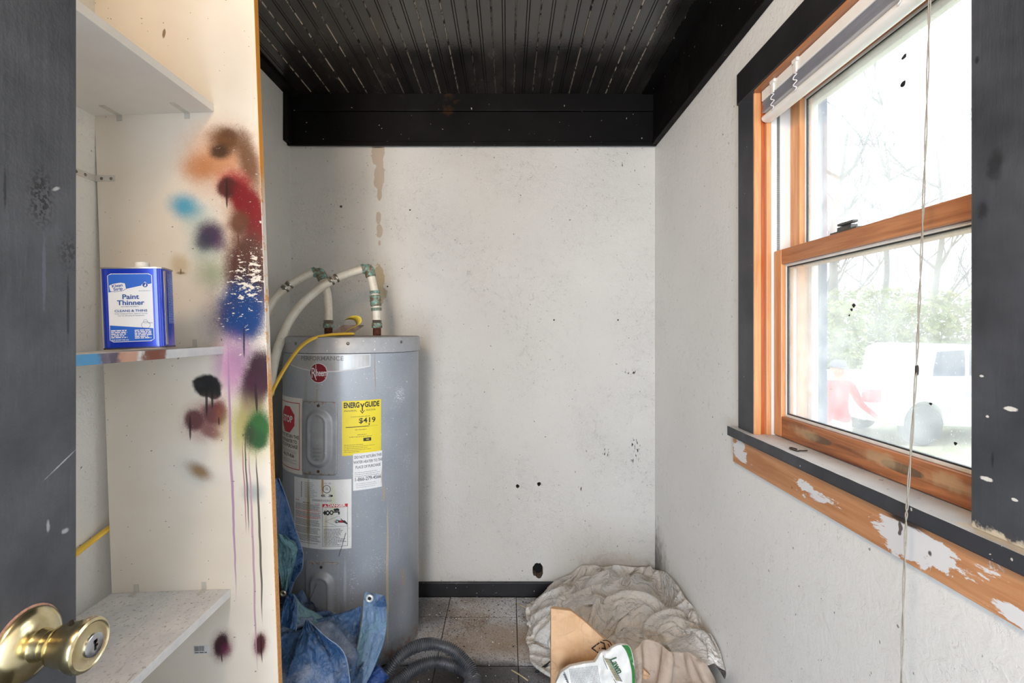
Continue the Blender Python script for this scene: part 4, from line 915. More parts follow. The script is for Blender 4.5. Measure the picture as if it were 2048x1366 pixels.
put_text(m, patch(ta, z0, .0014), 'STOP', wd*.50, hh*.665, .034, 2, bold=.001, squeeze=1.0)
for i, s_ in enumerate(('DO NOT RETURN THIS', 'WATER HEATER TO', 'PLACE OF PURCHASE')): put_text(m, f, s_, wd*.50, hh*(.46-.065*i), .0175, 0, bold=.0003, squeeze=.85)
for i in range(2): fine_print(m, f, wd*.1, wd*.88, hh*(.285-.02*i), hh*(.296-.02*i), 1, 3, 50+i)
put_text(m, f, '1-866-279-4566', wd*.5, hh*.205, .0185, 0, bold=.0003, squeeze=.85)
for i in range(3): fine_print(m, f, wd*.1, wd*.85, hh*(.165-.02*i), hh*(.176-.02*i), 1, 3, 55+i)
build(m, 'lettering', [M_INK, M_RED, M_PAPER, M_LGREY], o)
o, ta, z0, wd, hh = sticker('data_sticker', 589, 955, 703, 1092, stain_paper('data_paper', (224, 227, 230), .6), 'large white data sticker with danger notice'); f = patch(ta, z0, .0011); f2 = patch(ta, z0, .0014)
m = MB(); X = lambda a: wd*a; Y = lambda b: hh*b
for i in range(9): fine_print(m, f, X(.24), X(.42+.05*(i % 3)), Y(.935-.026*i), Y(.95-.026*i), 1, 3, 60+i, .5, .5)
fine_print(m, f, X(.16), X(.19), Y(.72), Y(.95), 24, 4, 70); put_text(m, f, 'LR6 183', X(.63), Y(.935), .010, 3, squeeze=.9)
put_ring(m, f, X(.625), Y(.865), .0125, .0145, 0); put_text(m, f, 'UL', X(.625), Y(.855), .0135, 0, squeeze=.7)
put_poly(m, f, rrect(X(.535), X(.72), Y(.755), Y(.785), .004, 3), 0); fine_print(m, f2, X(.55), X(.70), Y(.763), Y(.777), 1, 2, 71)
r_ = random.Random(2); x = X(.38)
while x < X(.70): w_ = r_.uniform(.0008, .0026); put_rect(m, f, x, x+w_, Y(.685), Y(.715), 3); x += w_+r_.uniform(.001, .0022)
fine_print(m, f, X(.31), X(.345), Y(.69), Y(.71), 2, 3, 72)
fine_print(m, f, X(.04), X(.13), Y(.665), Y(.68), 1, 1, 73); fine_print(m, f, X(.2), X(.37), Y(.645), Y(.66), 1, 0, 74); fine_print(m, f, X(.43), X(.52), Y(.64), Y(.652), 1, 1, 75)
v = .63
for i in range(36):
    mi = 1 if i in (5, 6, 7, 11, 12, 13) else 4
    if i % 7 != 6: fine_print(m, f, X(.035), X(.53), Y(v-.011), Y(v), 1, mi if i not in (20, 27) else 0, 80+i, .62, .12)
    v -= .0158
put_rect(m, f, X(.555), X(.945), Y(.605), Y(.65), 1); put_text(m, f2, 'DANGER', X(.775), Y(.6135), .0135, 2, bold=.0006, squeeze=1.12); put_poly(m, f2, [(X(.575), Y(.612)), (X(.635), Y(.612)), (X(.605), Y(.645))], 2)
for (u0, u1, v0, v1) in ((.555, .561, .04, .605), (.939, .945, .04, .605), (.555, .945, .04, .045), (.555, .945, .325, .329)): put_rect(m, f, X(u0), X(u1), Y(v0), Y(v1), 4)
put_disc(m, f, X(.595), Y(.525), .009, 0, su=.8); put_ring(m, f, X(.64), Y(.525), .004, .009, 0, su=.8); put_ring(m, f, X(.70), Y(.53), .0045, .0085, 0, su=.8)
put_rect(m, f, X(.715), X(.81), Y(.528), Y(.545), 0); put_rect(m, f, X(.80), X(.825), Y(.50), Y(.542), 0); put_rect(m, f, X(.762), X(.775), Y(.545), Y(.562), 0); put_disc(m, f, X(.752), Y(.568), .0048, 0, 10); put_disc(m, f, X(.785), Y(.572), .0048, 0, 10); put_disc(m, f, X(.80), Y(.566), .0045, 0, 10)
for a, b in (((.60, .40), (.80, .475)), ((.60, .40), (.78, .335))): put_poly(m, f, [(X(a[0]), Y(a[1])), (X(b[0]), Y(b[1])), (X(b[0]), Y(b[1]+.004)), (X(a[0]), Y(a[1]+.004))], 4)
put_poly(m, f, [(X(.80), Y(.385)), (X(.80), Y(.415)), (X(.90), Y(.41)), (X(.938), Y(.37)), (X(.938), Y(.345)), (X(.89), Y(.375))], 0); put_poly(m, f2, [(X(.82), Y(.39)), (X(.82), Y(.41)), (X(.885), Y(.405)), (X(.89), Y(.385))], 1)
for a, b in (((.81, .41), (.76, .432)), ((.805, .403), (.735, .413)), ((.80, .395), (.735, .393)), ((.805, .387), (.75, .377)), ((.87, .405), (.84, .44))):
    dx, dy = b[0]-a[0], b[1]-a[1]; L = math.hypot(dx, dy); nx, ny = -dy/L*.007, dx/L*.007; put_poly(m, f2, [(X(a[0]+nx), Y(a[1]+ny)), (X(a[0]-nx), Y(a[1]-ny)), (X(b[0]-nx*.6), Y(b[1]-ny*.6)), (X(b[0]+nx*.6), Y(b[1]+ny*.6))], 0)
for i in range(12): fine_print(m, f, X(.575), X(.925), Y(.285-.0205*i), Y(.296-.0205*i), 1, 4, 130+i, .8, .5)
build(m, 'lettering', [M_INK, M_RED, M_PAPER, M_LGREY, M_INKS], o)
# long thin scratches
for a, b in (((692, 1065), (678, 1112)), ((640, 1160), (629, 1190))):
    m = MB(); (t0, za), (t1, zc) = hit(*a), hit(*b); m.tube([cyl(t0+(t1-t0)*i/5, za+(zc-za)*i/5, .0030 if a[1] < 1100 else .0232) for i in range(6)], .0011, 5); build(m, 'wire_thread', M_INKS, heater)

# ---------------------------------------------------------------- water pipes on the heater
def pipe_mat():
    g = G('aged_white_pipe'); p = g.pos(); n = g.noise(p, 16, 4, .6)
    col = g.mix(g.mr(n, .38, .66), lin(230, 224, 212), lin(216, 206, 188)); col = g.mix(g.mr(g.noise(p, 90, 3), .64, .72, 0, .6), col, lin(176, 156, 130)); return g.fin(col, .4)
M_PIPE = pipe_mat()
def patina(name):
    g = G(name); p = g.pos(); n = g.noise(p, 60, 4, .65)
    col = g.mix(g.mr(n, .40, .62), lin(124, 92, 66), lin(120, 170, 160)); col = g.mix(g.mr(g.noise(p, 110, 3), .55, .66, 0, .8), col, lin(168, 200, 196)); col = g.mix(g.mr(g.noise(p, 45, 3), .60, .7, 0, .8), col, lin(62, 46, 36))
    return g.fin(col, .6, .25, g.bump(n, .4, .002))
M_PAT = patina('verdigris_brass'); M_RUST = None
g = G('rusted_steel'); p = g.pos(); n = g.noise(p, 90, 4, .7); M_RUST = g.fin(g.mix(g.mr(n, .35, .65), lin(58, 30, 22), lin(112, 62, 46)), .85, .1, g.bump(n, .8, .003))
M_CLAMP = plain('steel_clamp', (166, 160, 150), .3, .9)
def at(px, py, d): return P(px, py, d)
def along(path, t):
    n = len(path)-1; i = min(int(t*n), n-1); a = path[i].lerp(path[i+1], t*n-i); return a, (path[i+1]-path[i]).normalized()
def collar(m, c, d, r, h, n=16, ribs=0):
    d = d.normalized(); rr_ = [r*.96, r, r, r*.96]; hs = [-h/2, -h/2+.0015, h/2-.0015, h/2]
    if ribs: rr_ = [r*(1.06 if i % 2 else .95) for i in range(2*ribs+1)]; hs = [-h/2+h*i/(2*ribs) for i in range(2*ribs+1)]
    a = d.cross(Vector((0, 1, 0))); a = (a if a.length > .1 else d.cross(Vector((1, 0, 0)))).normalized(); b = d.cross(a)
    m.loft([[c+d*q+(a*math.cos(t)+b*math.sin(t))*s for t in [2*PI*i/n for i in range(n)]] for s, q in zip(rr_, hs)]); return m
def clamp(parent, c, d, r):
    m = MB(); d = d.normalized(); collar(m, c-d*.011, d, r+.0022, .009); collar(m, c+d*.011, d, r+.0022, .009)
    o = build(m, 'hose_clamp', M_CLAMP, parent, autos=40)
    sd = Vector((0, -1, 0)); up = d.cross(sd).normalized()
    for s_ in (-.011, .011):
        m = MB(); k = c+d*s_+sd*(r+.004); m.loft([[k+d*(x*.004)+up*(y*.008)+sd*z for x, y in ((-1, -1), (1, -1), (1, 1), (-1, 1))] for z in (-.004, .005)])
        build(m, 'clamp_screw', M_SCREW, o)
D2 = 2.005; PR = .0165
def pipe(name, label, px, elbow, hose, riser, mid):
    base = at(px, 668, D2); base.z = ZT0
    root = empty(name, base, label, 'pipe', 'water pipes on top of the heater')
    m = MB(); m.lathe([(.0155, .002), (.0165, .004), (.0165, .030), (.0150, .034)], base, 'z', 20); build(m, 'rusted_nipple', M_RUST, root, autos=40)
    q = base+Vector((0, 0, .043)); m = MB(); collar(m, q, Vector((0, 0, 1)), .0215, .020); build(m, 'union_nut', M_PAT, root, autos=35)
    q = base+Vector((0, 0, .060)); m = MB(); collar(m, q, Vector((0, 0, 1)), .0188, .012, ribs=2); build(m, 'crimp_ring', M_CLAMP, root, autos=40)
    rp_ = smoothpath([base+Vector((0, 0, .050))]+[at(*r) for r in riser], 8); m = MB(); m.tube(rp_, PR, 18); build(m, 'riser_pipe', M_PIPE, root, smooth=True)
    e0 = at(*elbow); d0 = (rp_[-1]-rp_[-3]).normalized(); hp = smoothpath([at(*h) for h in hose], 8); d1 = (hp[1]-hp[0]).normalized()
    m = MB(); m.tube(smoothpath([rp_[-1]-d0*.004, e0-d0*.006, e0+d1*.014, hp[0]+d1*.004], 6), .0188, 16); build(m, 'elbow', M_PAT, root, smooth=True)
    m = MB(); collar(m, rp_[-1], d0, .0212, .016); collar(m, hp[0], d1, .0212, .012); build(m, 'elbow_collar', M_PAT, root, autos=40)
    m = MB(); m.tube(hp, PR, 18); build(m, 'flexible_pipe', M_PIPE, root, smooth=True)
    return root, hp, rp_
root, hp, rp_ = pipe('water_pipe', 'white left water pipe bending down behind the sprayed panel', 657, (640, 543, 2.005),
     [(630, 544, 2.0), (606, 555, 1.99), (575, 573, 1.97), (548, 602, 1.95), (528, 640, 1.93), (512, 690, 1.90), (500, 760, 1.86)], [(657, 620, D2), (655, 592, D2), (650, 570, D2), (645, 556, D2)], None)
c, d = along(hp, 2.0/6); clamp(root, c, d, PR)
root, hp, rp_ = pipe('water_pipe', 'white right water pipe arching over the heater top', 754, (738, 536, 2.005),
     [(727, 538, 2.0), (700, 546, 1.985), (668, 559, 1.96), (635, 580, 1.93), (604, 608, 1.89), (578, 644, 1.85), (558, 690, 1.80), (546, 735, 1.76), (538, 790, 1.72)], [(753, 632, D2), (752, 612, D2), (750, 590, D2), (745, 565, D2), (741, 550, D2)], None)
c, d = along(hp, 2.0/8); clamp(root, c, d, PR)
c, d = along(rp_, .50); m = MB(); collar(m, c, d, .0225, .045, ribs=3); collar(m, c+d*.035, d, .0205, .012); collar(m, c-d*.036, d, .0215, .012); build(m, 'verdigris_coupling', M_PAT, root, autos=40)
c = at(739, 562, D2+.012); m = MB(); m.tube([at(741, 553, D2+.02), at(741, 568, D2+.02), at(747, 585, D2+.02), at(748, 598, D2+.02)], .006, 8); build(m, 'dark_strap', plain('black_strap', (34, 34, 34), .6), root, smooth=True)

# ---------------------------------------------------------------- yellow cable, curled label strip
M_YC = plain('yellow_cable_sheath', (236, 194, 70), .45, var=.06, vs=20)
zc_ = ZT0+.0075
cpts = [(-.600, 1.872, zc_+.002), (-.625, 1.835, zc_+.002), Vector(at(650, 671, 1.775)), Vector(at(622, 679, 1.715)), Vector(at(598, 697, 1.70)), Vector(at(572, 733, 1.69)), Vector(at(548, 776, 1.675)), Vector(at(525, 830, 1.64)), Vector(at(480, 930, 1.56)), Vector(at(400, 1010, 1.46)), Vector(at(300, 1045, 1.36)),
        (-1.005, 1.255, H-.50), (XL+.012, 1.19, H-.52), (XL+.012, 1.10, H-.545), (XL+.012, .95, H-.60), (XL+.012, .70, H-.68)]
m = MB(); m.tube(smoothpath(cpts, 8), .0105, 12, flat=.55)
build(m, 'power_cable', M_YC, None, 'flat yellow cable draped from the heater top behind the sprayed panel', 'cable', smooth=True)
c0 = Vector(at(690, 668, 1.90)); m = MB()
path = [at(662, 668, 1.86), at(680, 665, 1.90), at(697, 660, 1.90), at(712, 653, 1.90), at(718, 645, 1.90), at(714, 637, 1.90), at(703, 635, 1.90), at(694, 637, 1.90)]
path[0].z = path[1].z = ZT0+.004
sp = smoothpath(path, 6); wv = Vector((.030, -.026, .014))
k = m.pts([q for c_ in sp for q in (c_-wv*.5, c_+wv*.5)])
for i in range(len(sp)-1): m.face([k+2*i, k+2*i+2, k+2*i+3, k+2*i+1], 0)
strip = build(m, 'curled_strip', plain('curled_yellow', (214, 190, 72), .45, var=.1), None, 'curled yellow strip standing on the heater top', 'strip', solid=.0012, smooth=True)
m = MB(); a0, a1 = at(640, 672, 1.80), at(680, 664, 1.93)
m.prism([Vector((-.690, 1.865, ZT0+.003)), Vector((-.615, 1.895, ZT0+.003)), Vector((-.585, 1.965, ZT0+.042)), Vector((-.665, 1.945, ZT0+.042))], (0, .001, .003)); build(m, 'cover_plate', plain('dusty_maroon_plate', (150, 130, 122), .6, var=.3, vs=40), None, 'dusty flat cover plate lying on the heater top', 'plate', bevel=.0006)

# ---------------------------------------------------------------- ribbed vacuum hose on the floor
g = G('grey_ribbed_plastic'); p = g.pos(); M_HOSE = g.fin(g.mix(g.mr(g.noise(p, 30, 4), .4, .7), lin(74, 76, 83), lin(98, 99, 104)), .34, 0)
hz = [(752, 1400, 1.66), (772, 1350, 1.70), (798, 1315, 1.73), (832, 1293, 1.765), (868, 1288, 1.79), (905, 1300, 1.785), (934, 1328, 1.755), (950, 1366, 1.72), (952, 1400, 1.70)]
p1 = [at(*q) for q in hz]
back = [Vector((-.10, 1.60, .024)), Vector((-.16, 1.52, .024)), Vector((-.30, 1.50, .024)), Vector((-.42, 1.56, .024)), Vector((-.43, 1.63, .024))]
p1 += [Vector((p1[-1].x+.01, 1.65, .024))]+back
p2 = [at(795, 1366, 1.70), at(818, 1345, 1.735), at(848, 1329, 1.765), at(880, 1324, 1.78), at(912, 1333, 1.775), at(934, 1357, 1.75), at(940, 1385, 1.71)]
p2 = [Vector((q.x, q.y, max(.022, q.z))) for q in p2]+[Vector((-.145, 1.62, .024)), Vector((-.17, 1.56, .024))]
p1 = [Vector((q.x, q.y, max(.024, q.z))) for q in p1]
def resample(pts, step):
    d = [0.]
    for a, b in zip(pts, pts[1:]): d.append(d[-1]+(b-a).length)
    out = []; i = 0; s_ = 0.
    while s_ < d[-1]:
        while d[i+1] < s_: i += 1
        out.append(pts[i].lerp(pts[i+1], (s_-d[i])/max(d[i+1]-d[i], 1e-6))); s_ += step
    return out
hose = empty('vacuum_hose', (-.25, 1.65, 0), 'grey ribbed vacuum hose coiled on the floor in front of the heater', 'hose')
for pts_ in (p1+p2,):
    rs = resample(smoothpath(pts_, 12), .0017); m = MB(); m.tube(rs, [.0215 if (i//2) % 2 else .0160 for i in range(len(rs))], 18); build(m, 'ribbed_tube', M_HOSE, hose, autos=30)
# ---------------------------------------------------------------- sheets that crumple: a small cloth solver
def value_noise(x, y, s, seed=0):
    gr = np.random.default_rng(seed).random((64, 64))*2-1
    x = x*s+20; y = y*s+20; i = np.floor(x).astype(int); j = np.floor(y).astype(int); fx = x-i; fy = y-j; fx = fx*fx*(3-2*fx); fy = fy*fy*(3-2*fy)
    q = lambda a, b: gr[a % 64, b % 64]
    return (q(i, j)*(1-fx)+q(i+1, j)*fx)*(1-fy)+(q(i, j+1)*(1-fx)+q(i+1, j+1)*fx)*fy
def crumple(X, rest, pin, coll, steps, bend, grav, thick, iters=10):
    """grow a pinned grid sheet from its start shape towards its larger rest size so that it buckles into folds"""
    nv, nu, _ = X.shape; X = X.reshape(-1, 3).copy(); V = np.zeros_like(X); Rr = rest.reshape(-1, 3); n = len(X)
    ix = np.arange(n).reshape(nv, nu); C = []
    for a, b, k in ((ix[:, :-1], ix[:, 1:], 1.), (ix[:-1], ix[1:], 1.), (ix[:-1, :-1], ix[1:, 1:], .7), (ix[1:, :-1], ix[:-1, 1:], .7), (ix[:, :-2], ix[:, 2:], bend[0]), (ix[:-2], ix[2:], bend[0]), (ix[:, :-4], ix[:, 4:], bend[1]), (ix[:-4], ix[4:], bend[1])):
        if k > 0: a = a.ravel(); b = b.ravel(); C.append((a, b, np.linalg.norm(Rr[a]-Rr[b], axis=1), np.full(len(a), k)))
    A, B, L1, K = [np.concatenate([c[i] for c in C]) for i in range(4)]
    cnt = np.bincount(A, K, n)+np.bincount(B, K, n); L0 = np.minimum(np.linalg.norm(X[A]-X[B], axis=1), L1)
    iu, iv = np.arange(n) % nu, np.arange(n)//nu
    offs = [(0, 0, 0)]+[(i, j, k) for i in (-1, 0, 1) for j in (-1, 0, 1) for k in (-1, 0, 1) if (i, j, k) > (0, 0, 0)]
    hsh = lambda c: (c[:, 0]*73856093) ^ (c[:, 1]*19349663) ^ (c[:, 2]*83492791)
    def apart(Q):
        cell = np.floor(Q/thick).astype(np.int64); key = hsh(cell); order = np.argsort(key, kind='stable'); sk = key[order]; out = np.zeros_like(Q); c_ = np.zeros(n)
        for o in offs:
            k2 = hsh(cell+np.array(o)); lo = np.searchsorted(sk, k2, 'left'); hi = np.searchsorted(sk, k2, 'right')
            for m in range(3):
                ok = lo+m < hi; i = np.nonzero(ok)[0]; j = order[(lo+m)[ok]]
                far = (np.abs(iu[i]-iu[j]) > 2) | (np.abs(iv[i]-iv[j]) > 2)
                if o == (0, 0, 0): far &= i < j
                i, j = i[far], j[far]; d = Q[i]-Q[j]; l = np.linalg.norm(d, axis=1); q = l < thick; i, j, d, l = i[q], j[q], d[q], l[q]
                c = ((thick-l)/(l+1e-9)*.5)[:, None]*d
                for a in range(3): out[:, a] += np.bincount(i, c[:, a], n)-np.bincount(j, c[:, a], n)
                c_ += np.bincount(i, minlength=n)+np.bincount(j, minlength=n)
        return Q+out/np.maximum(c_, 1)[:, None]*.9
    for f in range(steps):
        L = L0+(L1-L0)*min(1, f/(steps*.66)); Q = X+V*.85+np.array([0, 0, -grav])
        for it in range(iters):
            d = Q[B]-Q[A]; l = np.sqrt((d*d).sum(1))+1e-9; c = ((l-L)/l*K*.5)[:, None]*d
            Q = Q+np.stack([np.bincount(A, c[:, i], n)-np.bincount(B, c[:, i], n) for i in range(3)], 1)/cnt[:, None]*2.6
            if it == iters//2: Q = apart(Q)
            Q = coll(Q, X); Q[pin[0]] = pin[1]
        V = Q-X; V *= np.minimum(1, .012/(np.linalg.norm(V, axis=1, keepdims=True)+1e-9)); X = Q
    return X.reshape(nv, nu, 3)
def on_lumps(Q, X, lumps):
    for c, r, sz in lumps:
        c = np.array(c); q = Q-c; q[:, 2] /= sz; l = np.sqrt((q*q).sum(1))+1e-9; m = l < r
        if m.any():
            n_ = q[m]*(r/l[m])[:, None]; n_[:, 2] *= sz; h = X[m]*.5+(c+n_)*.5-c; h[:, 2] /= sz; h *= np.maximum(1, r/np.linalg.norm(h, axis=1, keepdims=True)); h[:, 2] *= sz; Q[m] = c+h
    return Q
def grow(u, v, a, b, w_, d_, k, s1, s2):
    nv, nu = u.shape; gx = a+k*value_noise(u, v, 5, s1); gy = b+k*value_noise(u, v, 5, s2)
    return np.stack([np.cumsum(gx*(w_/nu), 1), np.cumsum(gy*(d_/nv), 0), 0*u], 2)
LUMPS = [((.25, 2.13, .0), .13, .8), ((.44, 2.15, .02), .14, 1.0), ((.57, 2.14, .03), .12, 1.), ((.33, 1.96, .0), .17, .9), ((.50, 1.92, .02), .17, 1.), ((.60, 1.74, .04), .15, 1.15), ((.63, 1.60, .06), .14, 1.2), ((.48, 1.78, 0), .15, 1.), ((.20, 2.0, 0), .10, .9)]
def plastic_shape():
    nu, nv = 70, 76; u, v = np.meshgrid(np.linspace(0, 1, nu), np.linspace(0, 1, nv)); vn = value_noise
    xl = .075+.33*np.clip((.36-v)/.26, 0, 1)+.10*np.clip((v-.78)/.22, 0, 1)**2
    x = xl+(.690-xl)*u; y = 1.56+.715*v
    z = .03+.20*np.sin(np.pi*np.clip(u*1.02, 0, 1))**.5*np.sin(np.pi*np.clip(.18+v*.80, 0, 1))**.6+.05*u
    z = np.maximum(z, .20*(u > .75)*np.clip((u-.75)*4, 0, 1)*(v < .9))+.03*vn(u, v, 6, 1)+.02*vn(u, v, 13, 2)+.012*vn(u, v, 27, 5)
    X = np.stack([x+.012*vn(u, v, 9, 6), y+.012*vn(u, v, 9, 7), np.maximum(z, .01)], 2)
    ix = np.arange(nu*nv).reshape(nv, nu); pl = np.concatenate([ix[:, 0], ix[-1, :], ix[:, -1]]); pp = X.reshape(-1, 3)[pl].copy()
    pp[:nv, 2] = .012; pp[nv:nv+nu, 2] = .05+.10*np.minimum(1, np.linspace(0, 3, nu)); pp[nv+nu:, 2] = .13+.10*np.sin(np.linspace(0, 3.1, nv))
    def coll(Q, X):
        Q = on_lumps(Q, X, LUMPS); Q[:, 2] = np.maximum(Q[:, 2], .004); Q[:, 0] = np.minimum(Q[:, 0], .692); Q[:, 1] = np.minimum(Q[:, 1], 2.28); return Q
    return crumple(X, grow(u, v, 1.55, 1.45, .60, .775, .45, 8, 9), (pl, pp), coll, 105, (.06, .0), .0008, .009)
def tarp_shape():
    nu, nv = 60, 54; u, v = np.meshgrid(np.linspace(0, 1, nu), np.linspace(0, 1, nv)); vn = value_noise; hc = np.array((-.637, 1.991))
    x = -.84+.38*u; y = 1.27+.42*v
    pf = np.interp(u, [0, .3, .55, .75, .9, 1], [.40, .40, .35, .24, .13, .03])*np.sin(np.pi*np.clip(.08+.70*v, 0, 1))**.5
    X = np.stack([x+.012*vn(u, v, 9, 6), y+.012*vn(u, v, 9, 7), np.maximum(pf+.03*vn(u, v, 6, 1)+.025*vn(u, v, 13, 2)+.012*vn(u, v, 27, 3), .012)], 2)
    ix = np.arange(nu*nv).reshape(nv, nu); pl = np.concatenate([ix[0, :], ix[:, -1], ix[:, 0], ix[-1, :]]); pp = X.reshape(-1, 3)[pl].copy(); pp[:nu+nv, 2] = .012
    q = pp[:, :2]-hc; l = np.linalg.norm(q, axis=1); k = l < .275; pp[k, :2] = hc+q[k]*(.275/l[k])[:, None]
    lumps = [((-.74, 1.46, .16), .17, 1.2), ((-.63, 1.46, .14), .17, 1.2), ((-.54, 1.47, .05), .17, 1.1), ((-.62, 1.60, .16), .11, 1.2), ((-.46, 1.52, 0), .10, 1.), ((-.52, 1.62, .05), .10, 1.2), ((-.60, 1.36, .08), .09, 1.2), ((-.72, 1.34, .14), .09, 1.2)]
    def coll(Q, X):
        Q = on_lumps(Q, X, lumps); Q[:, 2] = np.maximum(Q[:, 2], .004); Q[:, 0] = np.minimum(Q[:, 0], -.45); Q[:, 1] = np.maximum(Q[:, 1], 1.25)
        q = Q[:, :2]-hc; l = np.linalg.norm(q, axis=1); m = l < .2705; Q[m, :2] = hc+q[m]*(.2705/l[m])[:, None]; return Q
    return crumple(X, grow(u, v, 1.75, 1.75, .50, .55, .5, 8, 9), (pl, pp), coll, 100, (.12, .0), .0008, .009)
def drop_shape():
    nu, nv = 56, 40; u, v = np.meshgrid(np.linspace(0, 1, nu), np.linspace(0, 1, nv)); vn = value_noise
    x = .30+.30*u+.02*v; y = 1.50-.16*v+.03*np.sin(u*17)*(.4+v); z = .235+.05*np.sin(np.pi*u)-.235*v**1.2
    X = np.stack([x+.01*vn(u, v, 7, 6), y+.02*vn(u, v, 9, 7), np.maximum(z, .012)], 2)
    pl = np.arange(nu); pp = X.reshape(-1, 3)[pl].copy(); lumps = [((.40, 1.44, .0), .13, 1.3), ((.52, 1.44, .0), .13, 1.3)]
    def coll(Q, X):
        Q = on_lumps(Q, X, lumps); Q[:, 2] = np.maximum(Q[:, 2], .006); Q[:, 1] = np.minimum(Q[:, 1], 1.54); Q[:, 0] = np.minimum(Q[:, 0], .66); return Q
    return crumple(X, grow(u, v, 2.1, 1.15, .30, .33, .4, 8, 9), (pl, pp), coll, 90, (.10, .02), .0008, .009)
# ---------------------------------------------------------------- crumpled sheets on the floor
def sheet(arr, name, mat, parent=None, label=None, cat=None, sub=1, solid=.0):
    nv, nu, _ = arr.shape; m = MB(); m.v = [tuple(p) for p in arr.reshape(-1, 3)]
    for j in range(nv-1):
        for i in range(nu-1): a = j*nu+i; m.face([a, a+1, a+nu+1, a+nu])
    return build(m, name, mat, parent, label, cat, smooth=True, sub=sub, solid=solid)
def plastic_mat():
    g = G('dusty_clear_plastic'); p = g.pos(); n = g.noise(p, 7, 5, .65, .6); n2 = g.noise(p, 34, 5, .65, .8)
    col = g.mix(g.mr(n, .36, .66), lin(244, 242, 240), lin(238, 228, 216)); col = g.mix(g.mr(n2, .58, .76, 0, .6), col, lin(186, 156, 126)); col = g.mix(g.mr(g.noise(p, 60, 3), .70, .74, 0, .7), col, lin(96, 76, 60))
    rid = g.mr(g.noise(p, 16, 3, .5, 1.6), .34, .66, 0, 1, True)
    nm = g.bump(g.add(g.mul(rid, .8), g.mul(n2, 1.2)), .7, .012)
    d = g.n('ShaderNodeBsdfDiffuse', {0: col, 'Normal': nm}).outputs[0]; t = g.n('ShaderNodeBsdfTranslucent', {0: col, 'Normal': nm}).outputs[0]
    gl = g.n('ShaderNodeBsdfGlossy', {0: (1, 1, 1, 1), 1: .16, 'Normal': nm}).outputs[0]; tp = g.n('ShaderNodeBsdfTransparent', {0: (.97, .96, .94, 1)}).outputs[0]
    a = g.n('ShaderNodeMixShader', {0: .16, 1: d, 2: t}).outputs[0]
    f = g.mr(n, .35, .65, .14, .03); a = g.n('ShaderNodeMixShader', {0: f, 1: a, 2: tp}).outputs[0]
    fr = g.n('ShaderNodeFresnel', {0: 1.45, 1: nm}).outputs[0]; a = g.n('ShaderNodeMixShader', {0: g.math('MINIMUM', g.mul(fr, 1.6), .9), 1: a, 2: gl}).outputs[0]
    g.t.links.new(a, g.out.inputs[0]); return g.m
sheet(plastic_shape(), 'plastic_sheet', plastic_mat(), None, 'dusty crumpled clear plastic sheeting heaped in the back right corner', 'plastic sheet')
# the soiled canvas wadded up under the clear plastic
def canvas_mat(name, a, b):
    g = G(name); p = g.pos(); n = g.noise(p, 9, 5, .6); w_ = g.noise(p, 240, 2)
    col = g.mix(g.mr(n, .35, .68), lin(*a), lin(*b)); col = g.mix(g.mr(g.noise(p, 28, 4), .60, .72, 0, .6), col, lin(112, 92, 76))
    return g.fin(col, .85, 0, g.bump(g.add(w_, g.mul(n, 1.5)), .5, .003))
def lump(c, r, sz):
    rr_ = []
    for j in range(15):
        ph = PI*(j+.5)/15*.98; ring = []
        for i in range(28):
            a = 2*PI*i/28; d = Vector((math.cos(a)*math.sin(ph), math.sin(a)*math.sin(ph), math.cos(ph)))
            k = .87*(1+.14*mn.noise(d*2.2+Vector(c)*5)+.06*mn.noise(d*6)); q = Vector(c)+Vector((d.x*r*k, d.y*r*k, d.z*r*k*sz)); q.z = max(q.z, .006); q.x = min(q.x, XR-.012); q.y = min(q.y, YB-.03); ring.append(q)
        rr_.append(ring)
    return rr_
wad = empty('canvas_wad', (.45, 1.95, 0), 'soiled beige canvas wadded up inside the clear plastic sheeting', 'canvas'); M_CANV = canvas_mat('soiled_canvas', (234, 226, 216), (220, 204, 184))
for c, r, sz in (((.26, 2.12, .0), .12, .75), ((.45, 2.12, .02), .13, .95), ((.33, 1.96, .0), .15, .85), ((.50, 1.92, .02), .16, .95), ((.585, 1.75, .04), .12, 1.05), ((.49, 1.78, 0), .14, .95)):
    build(MB().loft(lump(c, r, sz)), 'canvas_fold', M_CANV, wad, smooth=True)
sheet(drop_shape(), 'drop_cloth', canvas_mat('grey_brown_drop_cloth', (190, 172, 156), (160, 140, 124)), None, 'grey brown drop cloth hanging in folds in front of the clear plastic', 'drop cloth', solid=.002)

# ---------------------------------------------------------------- blue tarp stuffed between the panel and the heater
def tarp_mat(name, blue, dusty, amount=.5, teal=0.):
    g = G(name); p = g.pos(); n = g.noise(p, 8, 5, .65); n2 = g.noise(p, 40, 4, .65, 1.2)
    col = g.mix(g.mr(n, .35, .65), lin(*blue), lin(*[c+14 for c in blue])); col = g.mix(g.mr(g.noise(p, 5.5, 4, .6), .50, .68, 0, amount), col, lin(*dusty))
    if teal: col = g.mix(g.mr(g.noise(p, 7, 2), .48, .6, 0, teal), col, lin(92, 132, 136))
    col = g.mix(g.mr(g.noise(p, 85, 3, .7), .69, .73, 0, .5), col, lin(190, 202, 218))
    wv = g.n('ShaderNodeTexWave', {'Vector': p, 'Scale': 160., 'Distortion': 1.}, bands_direction='DIAGONAL').outputs[1]
    crk = g.add(g.mr(g.noise(p, 34, 3, .5, 2.2), .45, .55, 0, 1, True), g.mul(g.mr(g.vor(p, 26, 'DISTANCE_TO_EDGE'), 0, .2), .8))
    return g.fin(col, g.mr(n2, .35, .65, .18, .36), 0, g.bump(g.add(g.add(g.mul(n2, 1.), g.mul(wv, .10)), g.mul(crk, .45)), .65, .007))
